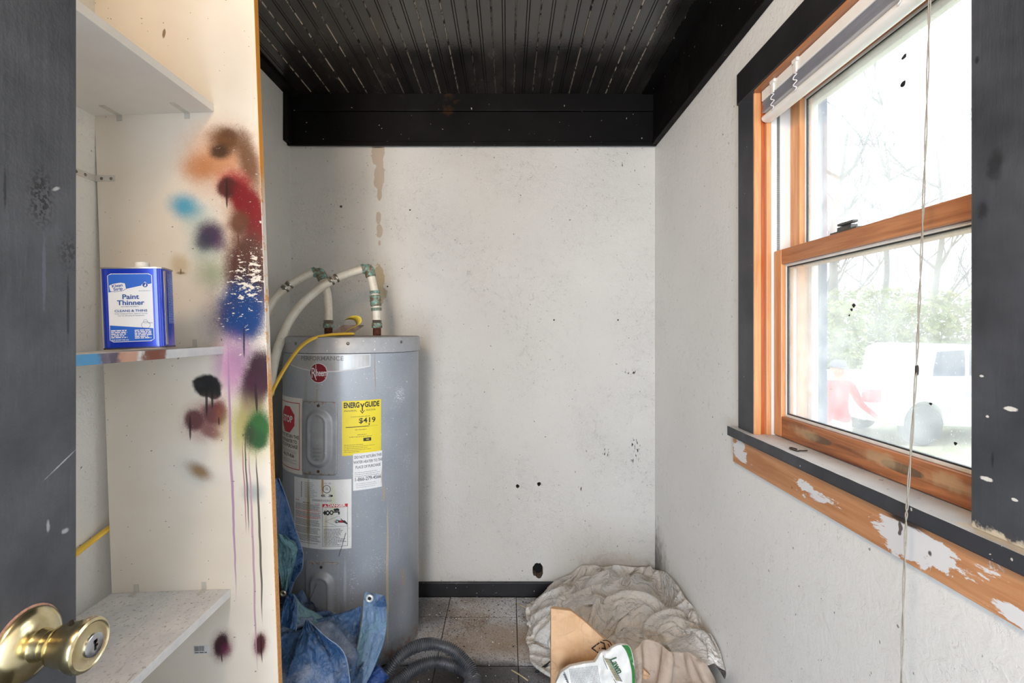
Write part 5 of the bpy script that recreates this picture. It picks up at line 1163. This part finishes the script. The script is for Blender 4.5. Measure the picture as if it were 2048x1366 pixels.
M_TARP = tarp_mat('blue_tarp', (46, 78, 120), (140, 150, 168), .95); M_TARPD = tarp_mat('dark_blue_tarp', (40, 74, 118), (92, 118, 150), .45); M_TARPT = tarp_mat('teal_tarp_underside', (84, 124, 134), (130, 156, 160), .5); M_TARPG = tarp_mat('faded_tarp_corner', (98, 126, 160), (138, 156, 178), .6, .6)
tarp = empty('blue_tarp', (-.66, 1.48, 0), 'crumpled blue tarp stuffed between the sprayed panel and the water heater', 'tarp')
sheet(tarp_shape(), 'heaped_fold', M_TARP, tarp)
def strip(name, left, right, dl, dr, mat, parent, nu=26, nv=40, rip=.012, fr=9., seed=0., label=None, hem=None, solid=.0012):
    """sheet spanned between two measured edges; ripples give it real folds"""
    Ls = [Vector((x, y, 0)) for x, y in left]; Rs = [Vector((x, y, 0)) for x, y in right]; Lp = smoothpath(Ls, 8); Rp = smoothpath(Rs, 8)
    sm = lambda P_, t: P_[min(int(t*(len(P_)-1)), len(P_)-2)].lerp(P_[min(int(t*(len(P_)-1)), len(P_)-2)+1], t*(len(P_)-1)-min(int(t*(len(P_)-1)), len(P_)-2))
    iv = lambda D, t: D[min(int(t*(len(D)-1)), len(D)-2)]*(1-(t*(len(D)-1)-min(int(t*(len(D)-1)), len(D)-2)))+D[min(int(t*(len(D)-1)), len(D)-2)+1]*(t*(len(D)-1)-min(int(t*(len(D)-1)), len(D)-2))
    def fn(u, v):
        a = sm(Lp, v).lerp(sm(Rp, v), u); d = iv(dl, v)*(1-u)+iv(dr, v)*u
        d += rip*(mn.noise(Vector((u*3.2+seed, v*2.4, seed)))*1.6+math.sin(u*fr+v*3+seed)*.6+.5*mn.noise(Vector((u*9, v*9, seed))))
        q = P(a.x, a.y, d); q.z = max(q.z, .008); return q
    m = MB(); m.grid(fn, nu, nv); o = build(m, name, mat, parent, smooth=True, solid=solid, label=label)
    if hem:
        m = MB(); m.tube([fn(hem, i/40) for i in range(41)], .0011, 6); build(m, 'hem', plain('pale_hem', (128, 148, 174), .6), o, smooth=True)
    return fn, o
# tall part with its open hem, underside showing below
strip('tall_fold', [(532, 955), (530, 1000), (528, 1060), (526, 1120), (524, 1180)], [(558, 957), (574, 1000), (590, 1055), (605, 1100), (606, 1124)], [1.36, 1.38, 1.40, 1.42], [1.44, 1.50, 1.54, 1.56], M_TARPD, tarp, rip=.016, fr=7, seed=1.3, hem=1.)
strip('tucked_fold', [(560, 1080), (566, 1110), (570, 1150), (576, 1205)], [(606, 1124), (603, 1140), (588, 1165), (573, 1215)], [1.53, 1.55, 1.58, 1.56], [1.56, 1.57, 1.58, 1.56], M_TARPD, tarp, rip=.006, seed=2.1, hem=1.)
strip('underside_fold', [(548, 1065), (552, 1110), (560, 1150), (566, 1190)], [(572, 1072), (594, 1094), (588, 1130), (574, 1180)], [1.42, 1.43, 1.44, 1.46], [1.44, 1.47, 1.47, 1.47], M_TARPT, tarp, rip=.014, fr=8, seed=4.)
strip('loop_fold', [(560, 1250), (566, 1215), (572, 1196), (580, 1188)], [(592, 1262), (594, 1230), (594, 1206), (588, 1188)], [1.40, 1.41, 1.43, 1.45], [1.40, 1.42, 1.44, 1.45], M_TARPD, tarp, rip=.010, fr=6, seed=5.5, hem=1.)
strip('back_fold', [(588, 1188), (606, 1212), (630, 1224), (648, 1236)], [(584, 1250), (606, 1262), (640, 1266), (662, 1268)], [1.50, 1.55, 1.58, 1.60], [1.46, 1.50, 1.54, 1.56], M_TARPT, tarp, rip=.012, fr=6, seed=6.5)
strip('broad_fold', [(628, 1240), (660, 1232), (694, 1222), (724, 1212)], [(650, 1300), (676, 1312), (706, 1298), (714, 1292)], [1.54, 1.56, 1.57, 1.58], [1.47, 1.49, 1.53, 1.55], M_TARP, tarp, rip=.012, fr=5, seed=7.7, hem=.0)
strip('draped_fold', [(612, 1240), (596, 1280), (580, 1330), (566, 1400)], [(616, 1240), (650, 1272), (690, 1310), (704, 1400)], [1.46, 1.42, 1.38, 1.34], [1.46, 1.42, 1.39, 1.36], M_TARP, tarp, rip=.020, fr=6, seed=9.1, nu=34, hem=1.)
ffn, fo = strip('corner_flap', [(690, 1400), (702, 1345), (715, 1290), (724, 1240), (727, 1205), (730, 1183)], [(716, 1400), (744, 1345), (764, 1295), (773, 1255), (774, 1225), (768, 1191)], [1.44, 1.50, 1.55, 1.58, 1.60], [1.47, 1.53, 1.58, 1.60, 1.61], M_TARPG, tarp, rip=.006, fr=4, seed=3.3, hem=.0)
m = MB(); tq = [P(745, 1212, 1.578), P(769, 1190, 1.585), P(774, 1212, 1.585), P(764, 1214, 1.58)]; m.prism(tq, (0, -.0015, 0)); build(m, 'folded_corner', M_TARPD, tarp)
q = P(739, 1197, 1.575)
m = MB(); rings = []
for r_c, h in ((.0062, .002), (.0058, -.0015), (.0085, -.0032), (.0122, -.0018), (.0128, .0012)):
    rings.append([q+Vector((math.cos(a)*r_c, h, math.sin(a)*r_c)) for a in [2*PI*i/24 for i in range(24)]])
m.loft(rings, caps=False); build(m, 'grommet', plain('white_grommet', (222, 224, 226), .3, .3), tarp, smooth=True)
m = MB(); m.lathe([(.0060, .0008), (.0005, .0012)], q, 'y', 16); build(m, 'grommet_hole', plain('hole_black', (16, 16, 18), .8), tarp)
q = P(566, 1187, 1.39); m = MB(); m.lathe([(.0035, .001), (.0035, -.001), (.006, -.0025), (.0088, -.001), (.009, .001)], q, 'y', 20); build(m, 'grommet', M_CLAMP, tarp, smooth=True)
# rolled dark blue end lying under the flap
rp_ = [P(722, 1405, 1.50), P(742, 1372, 1.54), P(762, 1346, 1.57), P(766, 1341, 1.575)]
rp_ = [Vector((v.x, v.y, max(v.z, .03))) for v in smoothpath(rp_, 5)]
m = MB(); m.tube(rp_, [.028, .029, .027, .028, .029, .027, .028, .028, .029, .028, .028, .027, .028, .029, .028, .027], 16); build(m, 'rolled_end', tarp_mat('deep_blue_tarp', (24, 58, 120), (60, 96, 150), .3), tarp, autos=50)

# ---------------------------------------------------------------- brown paper bag and white lawn bag
def outline(poly):
    def f(x):
        for (a, b), (c, d) in zip(poly, poly[1:]):
            if x <= c: return b+(d-b)*max(0, (x-a))/(c-a)
        return poly[-1][1]
    return f
def bag(name, x0, x1, top, bot, dep, thick, nu, nv, mat, lean_l=0.):
    def fn(u, v): x = x0+(x1-x0)*u; t = top(x); y = bot+(t-bot)*v; return P(x+lean_l*(1-u)*(v-.5), y, dep(x, y, u, v))
    def bk(u, v):
        q = fn(u, v); e = min(1, 6*min(u, 1-u, (1-v)+.0)); return q+Vector((0, thick*(.25+.75*e) if v < 1 else .004, -.0))
    m = MB(); m.grid(fn, nu, nv); m.grid(bk, nu, nv); off = nu*nv
    for j in range(nv-1):
        for i in (0, nu-1): a = j*nu+i; m.face([a, a+nu, a+nu+off, a+off])
    for i in range(nu-1):
        for j in (0, nv-1): a = j*nu+i; m.face([a, a+1, a+1+off, a+off])
    m.v = [(x, y, max(z, .004)) for x, y, z in m.v]
    return m, fn
def kraft():
    g = G('kraft_paper'); p = g.pos(); n = g.noise(p, 12, 5, .6); n2 = g.noise(p, 300, 2)
    col = g.mix(g.mr(n, .35, .7), lin(206, 164, 124), lin(220, 182, 144)); col = g.mix(g.mr(n2, .6, .75, 0, .3), col, lin(176, 134, 98))
    crk = g.vor(g.vadd(p, g.scale(g.n('ShaderNodeTexNoise', {'Vector': p, 'Scale': 12.}).outputs[1], (.06, .06, .06))), 22, 'DISTANCE_TO_EDGE')
    return g.fin(col, .72, 0, g.bump(g.add(g.mr(crk, 0, .12), g.mul(n, .8)), .35, .004))
tp = outline([(1100, 1217), (1142, 1222), (1168, 1242), (1206, 1277), (1224, 1291), (1262, 1318), (1302, 1352)])
def dk(x, y, u, v):
    c = 1312+(x-1110)*.16; k = y-c                      # the folded-over top creases here
    d = 1.545-.0006*max(0, -(y-1312))*-1 if False else 1.50+(.00050*max(0, -k))+(.00035*max(0, k))
    return d+.010*mn.noise(Vector((x*.03, y*.03, 1)))+.006*mn.noise(Vector((x*.08, y*.08, 4)))+.02*abs(u-.45)
bm_, kf = bag('paper_bag', 1102, 1300, tp, 1480, dk, .10, 40, 36, None)
pb = build(bm_, 'paper_bag', kraft(), None, 'brown paper bag standing in front of the clear plastic heap', 'bag', autos=38)
# its front is marked with a printed arrow triangle and a line of the stamp
fk = lambda u, v: P(u, -v, 1.50+.00050*max(0, 1312+(u-1110)*.16+v)+.00035*max(0, -v-1312-(u-1110)*.16)+.010*mn.noise(Vector((u*.03, -v*.03, 1)))+.006*mn.noise(Vector((u*.08, -v*.08, 4)))+.02*abs((u-1102)/198-.45)-.0025)
def stroke(m, fn, pts, w_, mi=0):
    for (a, b), (c, d) in zip(pts, pts[1:]):
        L = math.hypot(c-a, d-b); nx, ny = -(d-b)/L*w_/2, (c-a)/L*w_/2; ex_, ey_ = (c-a)/L*w_*.3, (d-b)/L*w_*.3
        put_poly(m, fn, [(a+nx-ex_, -(b+ny-ey_)), (a-nx-ex_, -(b-ny-ey_)), (c-nx+ex_, -(d-ny+ey_)), (c+nx+ex_, -(d+ny+ey_))], mi)
m = MB(); stroke(m, fk, [(1198, 1286), (1184, 1296.5), (1197, 1306)], 2.6); stroke(m, fk, [(1201, 1284), (1208, 1286.5), (1212, 1303)], 2.6); stroke(m, fk, [(1204, 1297), (1210, 1297)], 2.6); stroke(m, fk, [(1198.5, 1296.5), (1200, 1296.5)], 1.6)
stroke(m, fk, [(1206, 1281), (1213, 1280.5), (1219, 1283.5), (1223, 1290)], 1.8); stroke(m, fk, [(1216, 1288), (1219, 1293), (1220, 1298)], 1.6)
build(m, 'printed_mark', plain('bag_ink', (46, 38, 34), .7), pb)
tw_ = outline([(1112, 1366), (1122, 1346), (1140, 1334), (1168, 1327.5), (1190, 1325), (1196, 1316), (1201, 1306), (1209, 1303), (1216, 1304), (1224, 1297), (1234, 1291), (1246, 1289), (1258, 1291), (1263, 1300), (1268, 1322), (1271, 1350)])
def dw(x, y, u, v):
    e = 4*u*(1-u); return 1.415-.035*e*(.4+.6*(1-v))+.010*mn.noise(Vector((x*.035, y*.04, 7)))+.006*mn.noise(Vector((x*.09, y*.09, 3)))+.012*math.exp(-((x-1199)/9)**2)
bm_, wf0 = bag('lawn_bag', 1112, 1271, tw_, 1525, dw, .06, 54, 34, None)
g = G('white_bag_film'); p = g.pos(); M_WBAG = g.fin(g.mix(g.mr(g.noise(p, 20, 4), .4, .7), lin(224, 222, 218), lin(236, 234, 228)), .4, 0, g.bump(g.noise(p, 50, 4, .6, 1.), .35, .004))
wb = build(bm_, 'lawn_bag', M_WBAG, None, 'crumpled white plastic lawn product bag with green edge leaning on the paper bag', 'bag', autos=60)
def wfn(e):
    def f(u, v):
        x, y = u, -v; uu = max(0, min(1, (x-1112)/159)); t = tw_(x); vv = max(0, min(1, (1525-y)/(1525-t))); return P(x, y, dw(x, y, uu, vv)-e)
    return f
w1, w2 = wfn(.0022), wfn(.0030)
m = MB(); ga = [(1243, 1290.3), (1250, 1299), (1256, 1312), (1261, 1330), (1264, 1350), (1265, 1400)]; gb = [(1256, 1291.0), (1261, 1298.5), (1264.5, 1312), (1267.5, 1330), (1270, 1352), (1270.6, 1400)]
A_, B_ = smoothpath([Vector((x, y, 0)) for x, y in ga], 6), smoothpath([Vector((x, y, 0)) for x, y in gb], 6)
m.grid(lambda a, b: w1(*(lambda q: (q.x, -q.y))(A_[int(round(b*(len(A_)-1)))].lerp(B_[int(round(b*(len(A_)-1)))], a))), 5, len(A_)); build(m, 'green_edge', plain('bag_green', (58, 124, 62), .4, var=.12), wb, smooth=True)
m = MB(); ro = math.radians(-62)
put_text(m, w2, 'Lawn', 1219.5, -1318.5, 19.5, 0, 'LEFT', .35, .82, ro, .15); put_text(m, w2, 'US', 1219, -1329, 9, 2, 'LEFT', 0, 1., ro)
for k in range(7):
    a0 = (1208.5+k*1.9, 1316+k*.4); a1 = (a0[0]+25, a0[1]+46)
    for j in range(9):
        t0, t1 = j/9, (j+.78)/9; stroke(m, w1, [(a0[0]+(a1[0]-a0[0])*t0, a0[1]+(a1[1]-a0[1])*t0), (a0[0]+(a1[0]-a0[0])*t1, a0[1]+(a1[1]-a0[1])*t1)], 1.0, 1 if k < 5 else 3)
stroke(m, w1, [(1206.5, 1311), (1208, 1322), (1214, 1336), (1232, 1366)], 1.0, 3)
r_ = random.Random(9)
for k in range(20):
    x = 1139+k*2.9; y = 1338-(k*.35); yy = y
    while yy < y+46: L = r_.uniform(1.4, 4.2); stroke(m, w1, [(x+(yy-y)*.16, yy), (x+(yy+L-y)*.16, yy+L)], .95, 4); yy += L+1.3
stroke(m, w1, [(1128, 1344), (1137, 1366)], 1.2, 3)
for k in range(5): stroke(m, w1, [(1127+k*2, 1349+k*4.5), (1130+k*2, 1351+k*4.5)], 2.2, 3)
build(m, 'lettering', [plain('lawn_green', (40, 92, 62), .5), plain('olive_band', (142, 134, 92), .5), plain('pale_green_print', (126, 168, 140), .5), M_INKS, plain('small_print_grey', (128, 130, 140), .6)], wb)
# ---------------------------------------------------------------- outdoors beyond the panes
GZ = -.80
def ground_mat():
    g = G('dry_grass'); p = g.pos(); n = g.noise(p, 1.2, 5, .65); col = g.mix(g.mr(n, .35, .65), lin(160, 154, 128), lin(128, 136, 94))
    col = g.mix(g.mr(g.noise(p, 26, 3), .5, .65, 0, .5), col, lin(214, 204, 176)); return g.fin(col, .95)
build(MB().box(.87, 60, -40, 60, GZ-.2, GZ), 'ground', ground_mat(), None, 'sunlit dry grass yard outside the window', 'ground', kind='structure')
def bark():
    g = G('grey_bark'); p = g.pos(); n = g.noise(g.scale(p, (1, 1, .2)), 20, 4); return g.fin(g.mix(g.mr(n, .3, .7), lin(72, 68, 70), lin(104, 98, 98)), .9)
M_BARK = bark()
def tree(px, d, r0, hgt, seed, label, spread=.45):
    r = random.Random(seed); b = P(px, 700, d); b.z = GZ-.05
    root = empty('bare_tree', (b.x, b.y, GZ), label, 'tree', 'bare trees beyond the yard')
    pts = [b+Vector((r.uniform(-.15, .15)*i*.4, r.uniform(-.15, .15)*i*.4, hgt*i/6)) for i in range(7)]
    m = MB(); m.tube(smoothpath(pts, 4), [r0*(1-.8*i/24) for i in range(25)], 8); build(m, 'trunk', M_BARK, root, smooth=True)
    m = MB()
    def br(p, d_, L, rad, lv):
        q = [p]; dd = d_.copy()
        for i in range(4): dd = (dd+Vector((r.uniform(-.3, .3), r.uniform(-.3, .3), r.uniform(-.05, .3)))).normalized(); q.append(q[-1]+dd*L/4)
        m.tube(q, [rad*(1-.2*i) for i in range(5)], 5 if lv else 4)
        if lv:
            for i in range(4): br(q[r.randint(1, 4)], (dd+Vector((r.uniform(-1, 1), r.uniform(-1, 1), r.uniform(-.2, .7)))).normalized(), L*.6, rad*.5, lv-1)
    for i in range(9):
        t = r.uniform(.28, 1.); k = pts[min(6, int(t*6))]; a = r.uniform(0, 2*PI)
        br(k, Vector((math.cos(a), math.sin(a), spread)).normalized(), hgt*.30, r0*.35, 2)
    build(m, 'branches', M_BARK, root)
for a in ((1668, 16, .20, 8.5, 1, 'thick bare tree nearest the left edge of the window'), (1768, 19, .15, 9.5, 2, 'slim bare tree in the middle of the window view'), (1872, 17, .15, 8.5, 4, 'bare tree at the right of the window view above the truck')): tree(*a)
g = G('pale_leaves'); p = g.pos(); M_LEAF = g.fin(g.mix(g.mr(g.noise(p, 3, 3), .35, .65), lin(100, 112, 62), lin(146, 148, 92)), .8)
def shrub(px, d, w_, h_, seed, label):
    r = random.Random(seed); b = P(px, 700, d); m = MB()
    root = empty('leafy_shrub', (b.x, b.y, GZ), label, 'shrub', 'shrubs along the edge of the yard')
    for i in range(2200):
        a, c = r.uniform(0, 2*PI), r.random()**.45; ph = r.uniform(.02, 1)
        q = Vector((b.x+math.cos(a)*c*w_*math.sqrt(max(.05, 1-ph*ph*.8)), b.y+math.sin(a)*c*w_*.6, GZ+ph*h_))
        u = Vector((r.uniform(-1, 1), r.uniform(-1, 1), r.uniform(-1, 1))).normalized()*.09; v_ = Vector((r.uniform(-1, 1), r.uniform(-1, 1), r.uniform(-1, 1))).normalized()*.05
        m.quad(q-u, q+v_, q+u, q-v_)
    o = build(m, 'foliage', M_LEAF, root); o['kind'] = 'stuff'
    m = MB()
    for i in range(5): a = r.uniform(0, 2*PI); m.tube([(b.x, b.y, GZ-.05), (b.x+math.cos(a)*w_*.3, b.y+math.sin(a)*w_*.3, GZ+h_*.7)], [.04, .01], 5)
    build(m, 'stem', M_BARK, root)
for i, (px, d, w_, h_) in enumerate(((1650, 13.5, 1.7, 2.8), (1725, 14.5, 2.0, 3.3), (1800, 13.8, 1.9, 2.8), (1880, 14.5, 2.0, 3.2), (1965, 14.0, 1.9, 2.8))):
    shrub(px, d, w_, h_, 20+i, ('pale leafy shrub at the left of the window view', 'pale leafy shrub left of the middle of the window view', 'pale leafy shrub in the middle of the window view', 'pale leafy shrub right of the middle of the window view', 'pale leafy shrub at the right of the window view')[i])
# white pickup standing outside, tail to the left
M_CARW = plain('white_car_paint', (226, 228, 232), .25, var=.02); M_CARG = plain('car_glass', (46, 60, 92), .1); M_TYRE = plain('tyre_rubber', (60, 62, 66), .8); M_LAMPR = plain('tail_lamp_red', (206, 60, 74), .3)
cx, cy_, ks = 6.37, 8.5, 1.14
car = empty('pickup_truck', (cx+2.2, cy_+.85, GZ), 'white pickup truck behind the person with its open bed to the left', 'truck')
def side(pts): return [(cx+x, cy_, GZ+z*ks) for x, z in pts]
def arch(x0, r, n=10): return [(x0+r*math.cos(a), .33+r*math.sin(a)) for a in [PI-PI*i/n for i in range(n+1)]]
body = [(0, .42), (.0, .76), (1.02, .76), (1.02, 1.08), (4.3, 1.02), (4.42, .75), (4.4, .36)]+[(x, z) for x, z in reversed(arch(3.55, .38))]+[(3.1, .30)]+[(x, z) for x, z in reversed(arch(.96, .38))]+[(.4, .34)]
m = MB(); m.prism(side(body), (0, 1.7, 0)); build(m, 'body', M_CARW, car)
for y0 in (0, 1.64): m = MB(); m.prism([Vector(q)+Vector((0, y0, 0)) for q in side([(0, .76), (1.02, .76), (1.02, 1.08), (0, 1.08)])], (0, .06, 0)); build(m, 'bed_side', M_CARW, car, bevel=.012)
m = MB(); m.prism([Vector(q)+Vector((0, .06, 0)) for q in side([(0, .76), (.06, .76), (.06, 1.08), (0, 1.08)])], (0, 1.58, 0)); build(m, 'tailgate', M_CARW, car, bevel=.012)
cab = [(1.04, 1.05), (1.12, 1.50), (1.35, 1.58), (2.6, 1.56), (3.3, 1.05)]
m = MB(); m.prism([Vector(q)+Vector((0, .06, 0)) for q in side(cab)], (0, 1.58, 0)); build(m, 'cabin', M_CARW, car, bevel=.03)
for q in ([(1.14, 1.09), (1.22, 1.47), (1.72, 1.50), (1.72, 1.09)], [(1.80, 1.09), (1.80, 1.50), (2.52, 1.49), (3.05, 1.09)]):
    m = MB(); m.prism([Vector(a)+Vector((0, .055, 0)) for a in side(q)], (0, .02, 0)); build(m, 'side_window', M_CARG, car)
for x in (.96, 3.55):
    for yy in (.02, 1.50):
        zc2 = GZ+.37; m = MB(); m.lathe([(.14, -.01), (.22, 0), (.33, 0), (.36, .03), (.36, .15), (.33, .18), (.001, .18)], (cx+x, cy_+yy, zc2), 'y', 24)
        wl = build(m, 'wheel', M_TYRE, car, autos=40); m = MB(); m.lathe([(.001, .012), (.08, .006), (.19, .012), (.2, .03)], (cx+x, cy_+yy, zc2), 'y', 16); build(m, 'hub_cap', M_CLAMP, wl, autos=40)
m = MB(); m.box(cx-.012, cx+.20, cy_-.008, cy_+.2, GZ+.78, GZ+1.02); build(m, 'tail_lamp', M_LAMPR, car, bevel=.01)
m = MB(); m.lathe([(.075, 0), (.075, .012), (.001, .014)], (cx+1.70, cy_-.013, GZ+.92), 'y', 16); build(m, 'fuel_cap', plain('fuel_cap_grey', (150, 168, 182), .4), car, autos=40)
m = MB(); m.box(cx-.06, cx+.05, cy_+.05, cy_+1.65, GZ+.46, GZ+.62); build(m, 'rear_bumper', plain('bumper_grey', (150, 152, 158), .5), car, bevel=.02)
# person in a red jacket and cap standing in the yard
def person(ox, oy, gz, hs):
    V = {}; E = []; Rr = {}
    def j(n, x, y, z, r, par=None):
        V[n] = Vector((ox+x*hs, oy+y*hs, gz+z*hs)); Rr[n] = r*hs
        if par: E.append((par, n))
    j('pelvis', 0, 0, .95, .125); j('waist', 0, 0, 1.08, .120, 'pelvis'); j('chest', 0, .01, 1.28, .140, 'waist'); j('collar', 0, .01, 1.43, .085, 'chest'); j('neck', 0, 0, 1.50, .052, 'collar')
    j('skull_base', 0, -.01, 1.56, .070, 'neck'); j('head_mid', 0, -.015, 1.64, .088, 'skull_base'); j('head_top', 0, 0, 1.71, .074, 'head_mid')
    j('nose', 0, -.112, 1.625, .014, 'head_mid'); j('ear_l', .088, .01, 1.63, .016, 'head_mid'); j('ear_r', -.088, .01, 1.63, .016, 'head_mid')
    for s_, n in ((1, 'l'), (-1, 'r')):
        j('thigh'+n, s_*.09, 0, .88, .095, 'pelvis'); j('shin'+n, s_*.11, -.02, .50, .062, 'thigh'+n); j('heel'+n, s_*.12, .02, .09, .042, 'shin'+n); j('foot'+n, s_*.14, -.15, .035, .036, 'heel'+n)
        j('shoulder'+n, s_*.18, .01, 1.40, .068, 'collar')
        if s_ > 0: pts = ((.29, -.02, 1.15), (.42, -.18, .98)); d = Vector((.5, -.62, -.35)).normalized()
        else: pts = ((-.25, -.01, 1.13), (-.22, -.16, .93)); d = Vector((.15, -.7, -.7)).normalized()
        j('elbow'+n, *pts[0], .046, 'shoulder'+n); j('wrist'+n, *pts[1], .030, 'elbow'+n)
        w_ = Vector(pts[1]); sd = d.cross(Vector((0, 0, 1))).normalized(); pl = w_+d*.075; j('palm'+n, *pl, .028, 'wrist'+n)
        for k, (off, L) in enumerate(((-.030, .062), (-.010, .074), (.010, .070), (.030, .054))):
            a = w_+d*.10+sd*off; b = a+d*L*.5+Vector((0, 0, -.006)); c = b+(d+Vector((0, 0, -.5))).normalized()*L*.5
            j('f%s%da' % (n, k), *a, .0095, 'palm'+n); j('f%s%db' % (n, k), *b, .0088, 'f%s%da' % (n, k)); j('f%s%dc' % (n, k), *c, .0078, 'f%s%db' % (n, k))
        t = w_+d*.045-sd*.038; j('th%sa' % n, *t, .011, 'palm'+n); t2 = t+(d*.8-sd*.4).normalized()*.045; j('th%sb' % n, *t2, .009, 'th%sa' % n)
    names = list(V); ix = {n: i for i, n in enumerate(names)}
    me = bpy.data.meshes.new('skeleton'); me.from_pydata([V[n] for n in names], [(ix[a], ix[b]) for a, b in E], [])
    o = bpy.data.objects.new('skeleton', me); COL.objects.link(o); o.modifiers.new('skin', 'SKIN'); sk = me.skin_vertices[0].data if me.skin_vertices else None
    if sk is None: me.attributes.new('skin', 'FLOAT', 'POINT')
    for i, n in enumerate(names): sk[i].radius = (Rr[n], Rr[n]); sk[i].use_root = (n == 'pelvis')
    ss = o.modifiers.new('sub', 'SUBSURF'); ss.levels = ss.render_levels = 2
    dg = bpy.context.evaluated_depsgraph_get(); nm = bpy.data.meshes.new_from_object(o.evaluated_get(dg)); bpy.data.objects.remove(o)
    root = empty('person', (ox, oy, gz), 'person in a red jacket and pale cap standing in the yard outside', 'person')
    for mt in (plain('skin_tone', (176, 120, 98), .6, var=.03), M_REDJ, plain('pale_trousers', (196, 192, 184), .8), plain('dark_shoes', (70, 66, 64), .7)): nm.materials.append(mt)
    for face in nm.polygons:
        c = face.center; z = (c.z-gz)/hs; x = abs(c.x-ox)/hs
        hand = (c.y-oy)/hs < -.185 and .75 < z < 1.02 and x > .1
        face.material_index = 0 if (z > 1.475 or hand) else (3 if z < .10 else (2 if z < .93 and not (x > .17) else 1)); face.use_smooth = True
    bo = bpy.data.objects.new('body', nm); link(bo, root)
    hc_ = V['head_mid']
    m = MB(); m.lathe([(.098*hs, .005*hs), (.101*hs, .035*hs), (.088*hs, .085*hs), (.050*hs, .110*hs), (.002, .117*hs)], (hc_.x, hc_.y+.012*hs, hc_.z), 'z', 24); cap = build(m, 'cap', plain('pale_cap', (96, 92, 108), .8), root, smooth=True)
    m = MB(); m.grid(lambda u, v: Vector((hc_.x+(u-.5)*.16*hs, hc_.y-.075*hs-.085*hs*v*math.sin(PI*(.15+.7*u)), hc_.z+.018*hs-.012*hs*v)), 9, 5); build(m, 'cap_brim', plain('cap_brim', (84, 80, 96), .8), cap, solid=.004, smooth=True)
    for s_ in (-1, 1):
        m = MB(); m.lathe([(.001, -.004*hs), (.011*hs, -.002*hs), (.012*hs, .006*hs)], (hc_.x+s_*.034*hs, hc_.y-.082*hs, hc_.z+.006*hs), 'y', 10); build(m, 'eye', M_INK, root, smooth=True)
    m = MB(); m.box(hc_.x-.026*hs, hc_.x+.026*hs, hc_.y-.086*hs, hc_.y-.06*hs, hc_.z-.062*hs, hc_.z-.055*hs); build(m, 'mouth', plain('lips', (156, 96, 88), .6), root, bevel=.002)
M_REDJ = plain('red_jacket', (186, 46, 58), .8, var=.12, vs=6)
person((1676-PX)*6.3/F, 6.3, GZ, .955)

# ---------------------------------------------------------------- small debris on the floor
M_TWIG = plain('pale_twig', (196, 178, 140), .7, var=.2)
def debris(name, pts, r, mat, label, cat):
    m = MB(); m.tube(smoothpath(pts, 4), r, 7); build(m, name, mat, None, label, cat, smooth=True)
fl_ = lambda px, py, z=.003: (lambda d: Vector(((px-PX)*d/F, d, z)))((H-z)*F/(py-PY))
debris('twig', [fl_(1023, 1340, .004), fl_(1040, 1350, .006), fl_(1056, 1361, .005)], [.0022]*9, M_TWIG, 'pale thin twig lying on the dark floor tiles', 'twig')
debris('black_stick', [fl_(1072, 1344, .006), fl_(1090, 1332, .008), fl_(1116, 1314, .010)], [.0045]*9, plain('black_stick', (30, 29, 30), .6), 'black stick lying on the floor beside the paper bag', 'stick')
debris('straw', [fl_(1033, 1205, .003), fl_(1042, 1211, .004), fl_(1053, 1216, .003)], [.0018]*9, M_TWIG, 'short pale straw on the tiles near the back wall', 'straw')
r_ = random.Random(31); m = MB()
for i in range(420):
    x, y = r_.uniform(-.40, .35), r_.uniform(1.62, 2.27)
    if i < 160: x, y = r_.uniform(-.38, .2), r_.uniform(2.10, 2.27)
    if math.hypot(x-HC.x, y-HC.y) < R+.01: continue
    s_ = r_.uniform(.0012, .0042); a = r_.uniform(0, 6)
    k = m.pts([(x+math.cos(a+q*2.1)*s_*r_.uniform(.6, 1.3), y+math.sin(a+q*2.1)*s_*r_.uniform(.6, 1.3), .0012) for q in range(3)]+[(x, y, .0012+s_*.8)])
    mi = r_.choice((0, 0, 1, 2)); m.face([k, k+1, k+3], mi); m.face([k+1, k+2, k+3], mi); m.face([k+2, k, k+3], mi)
build(m, 'plaster_crumbs', [plain('crumb_white', (226, 224, 220), .8), plain('crumb_brown', (96, 74, 56), .9), plain('crumb_black', (38, 35, 33), .9)], None, 'crumbs of plaster and dirt scattered over the floor tiles', 'crumbs', kind='stuff')
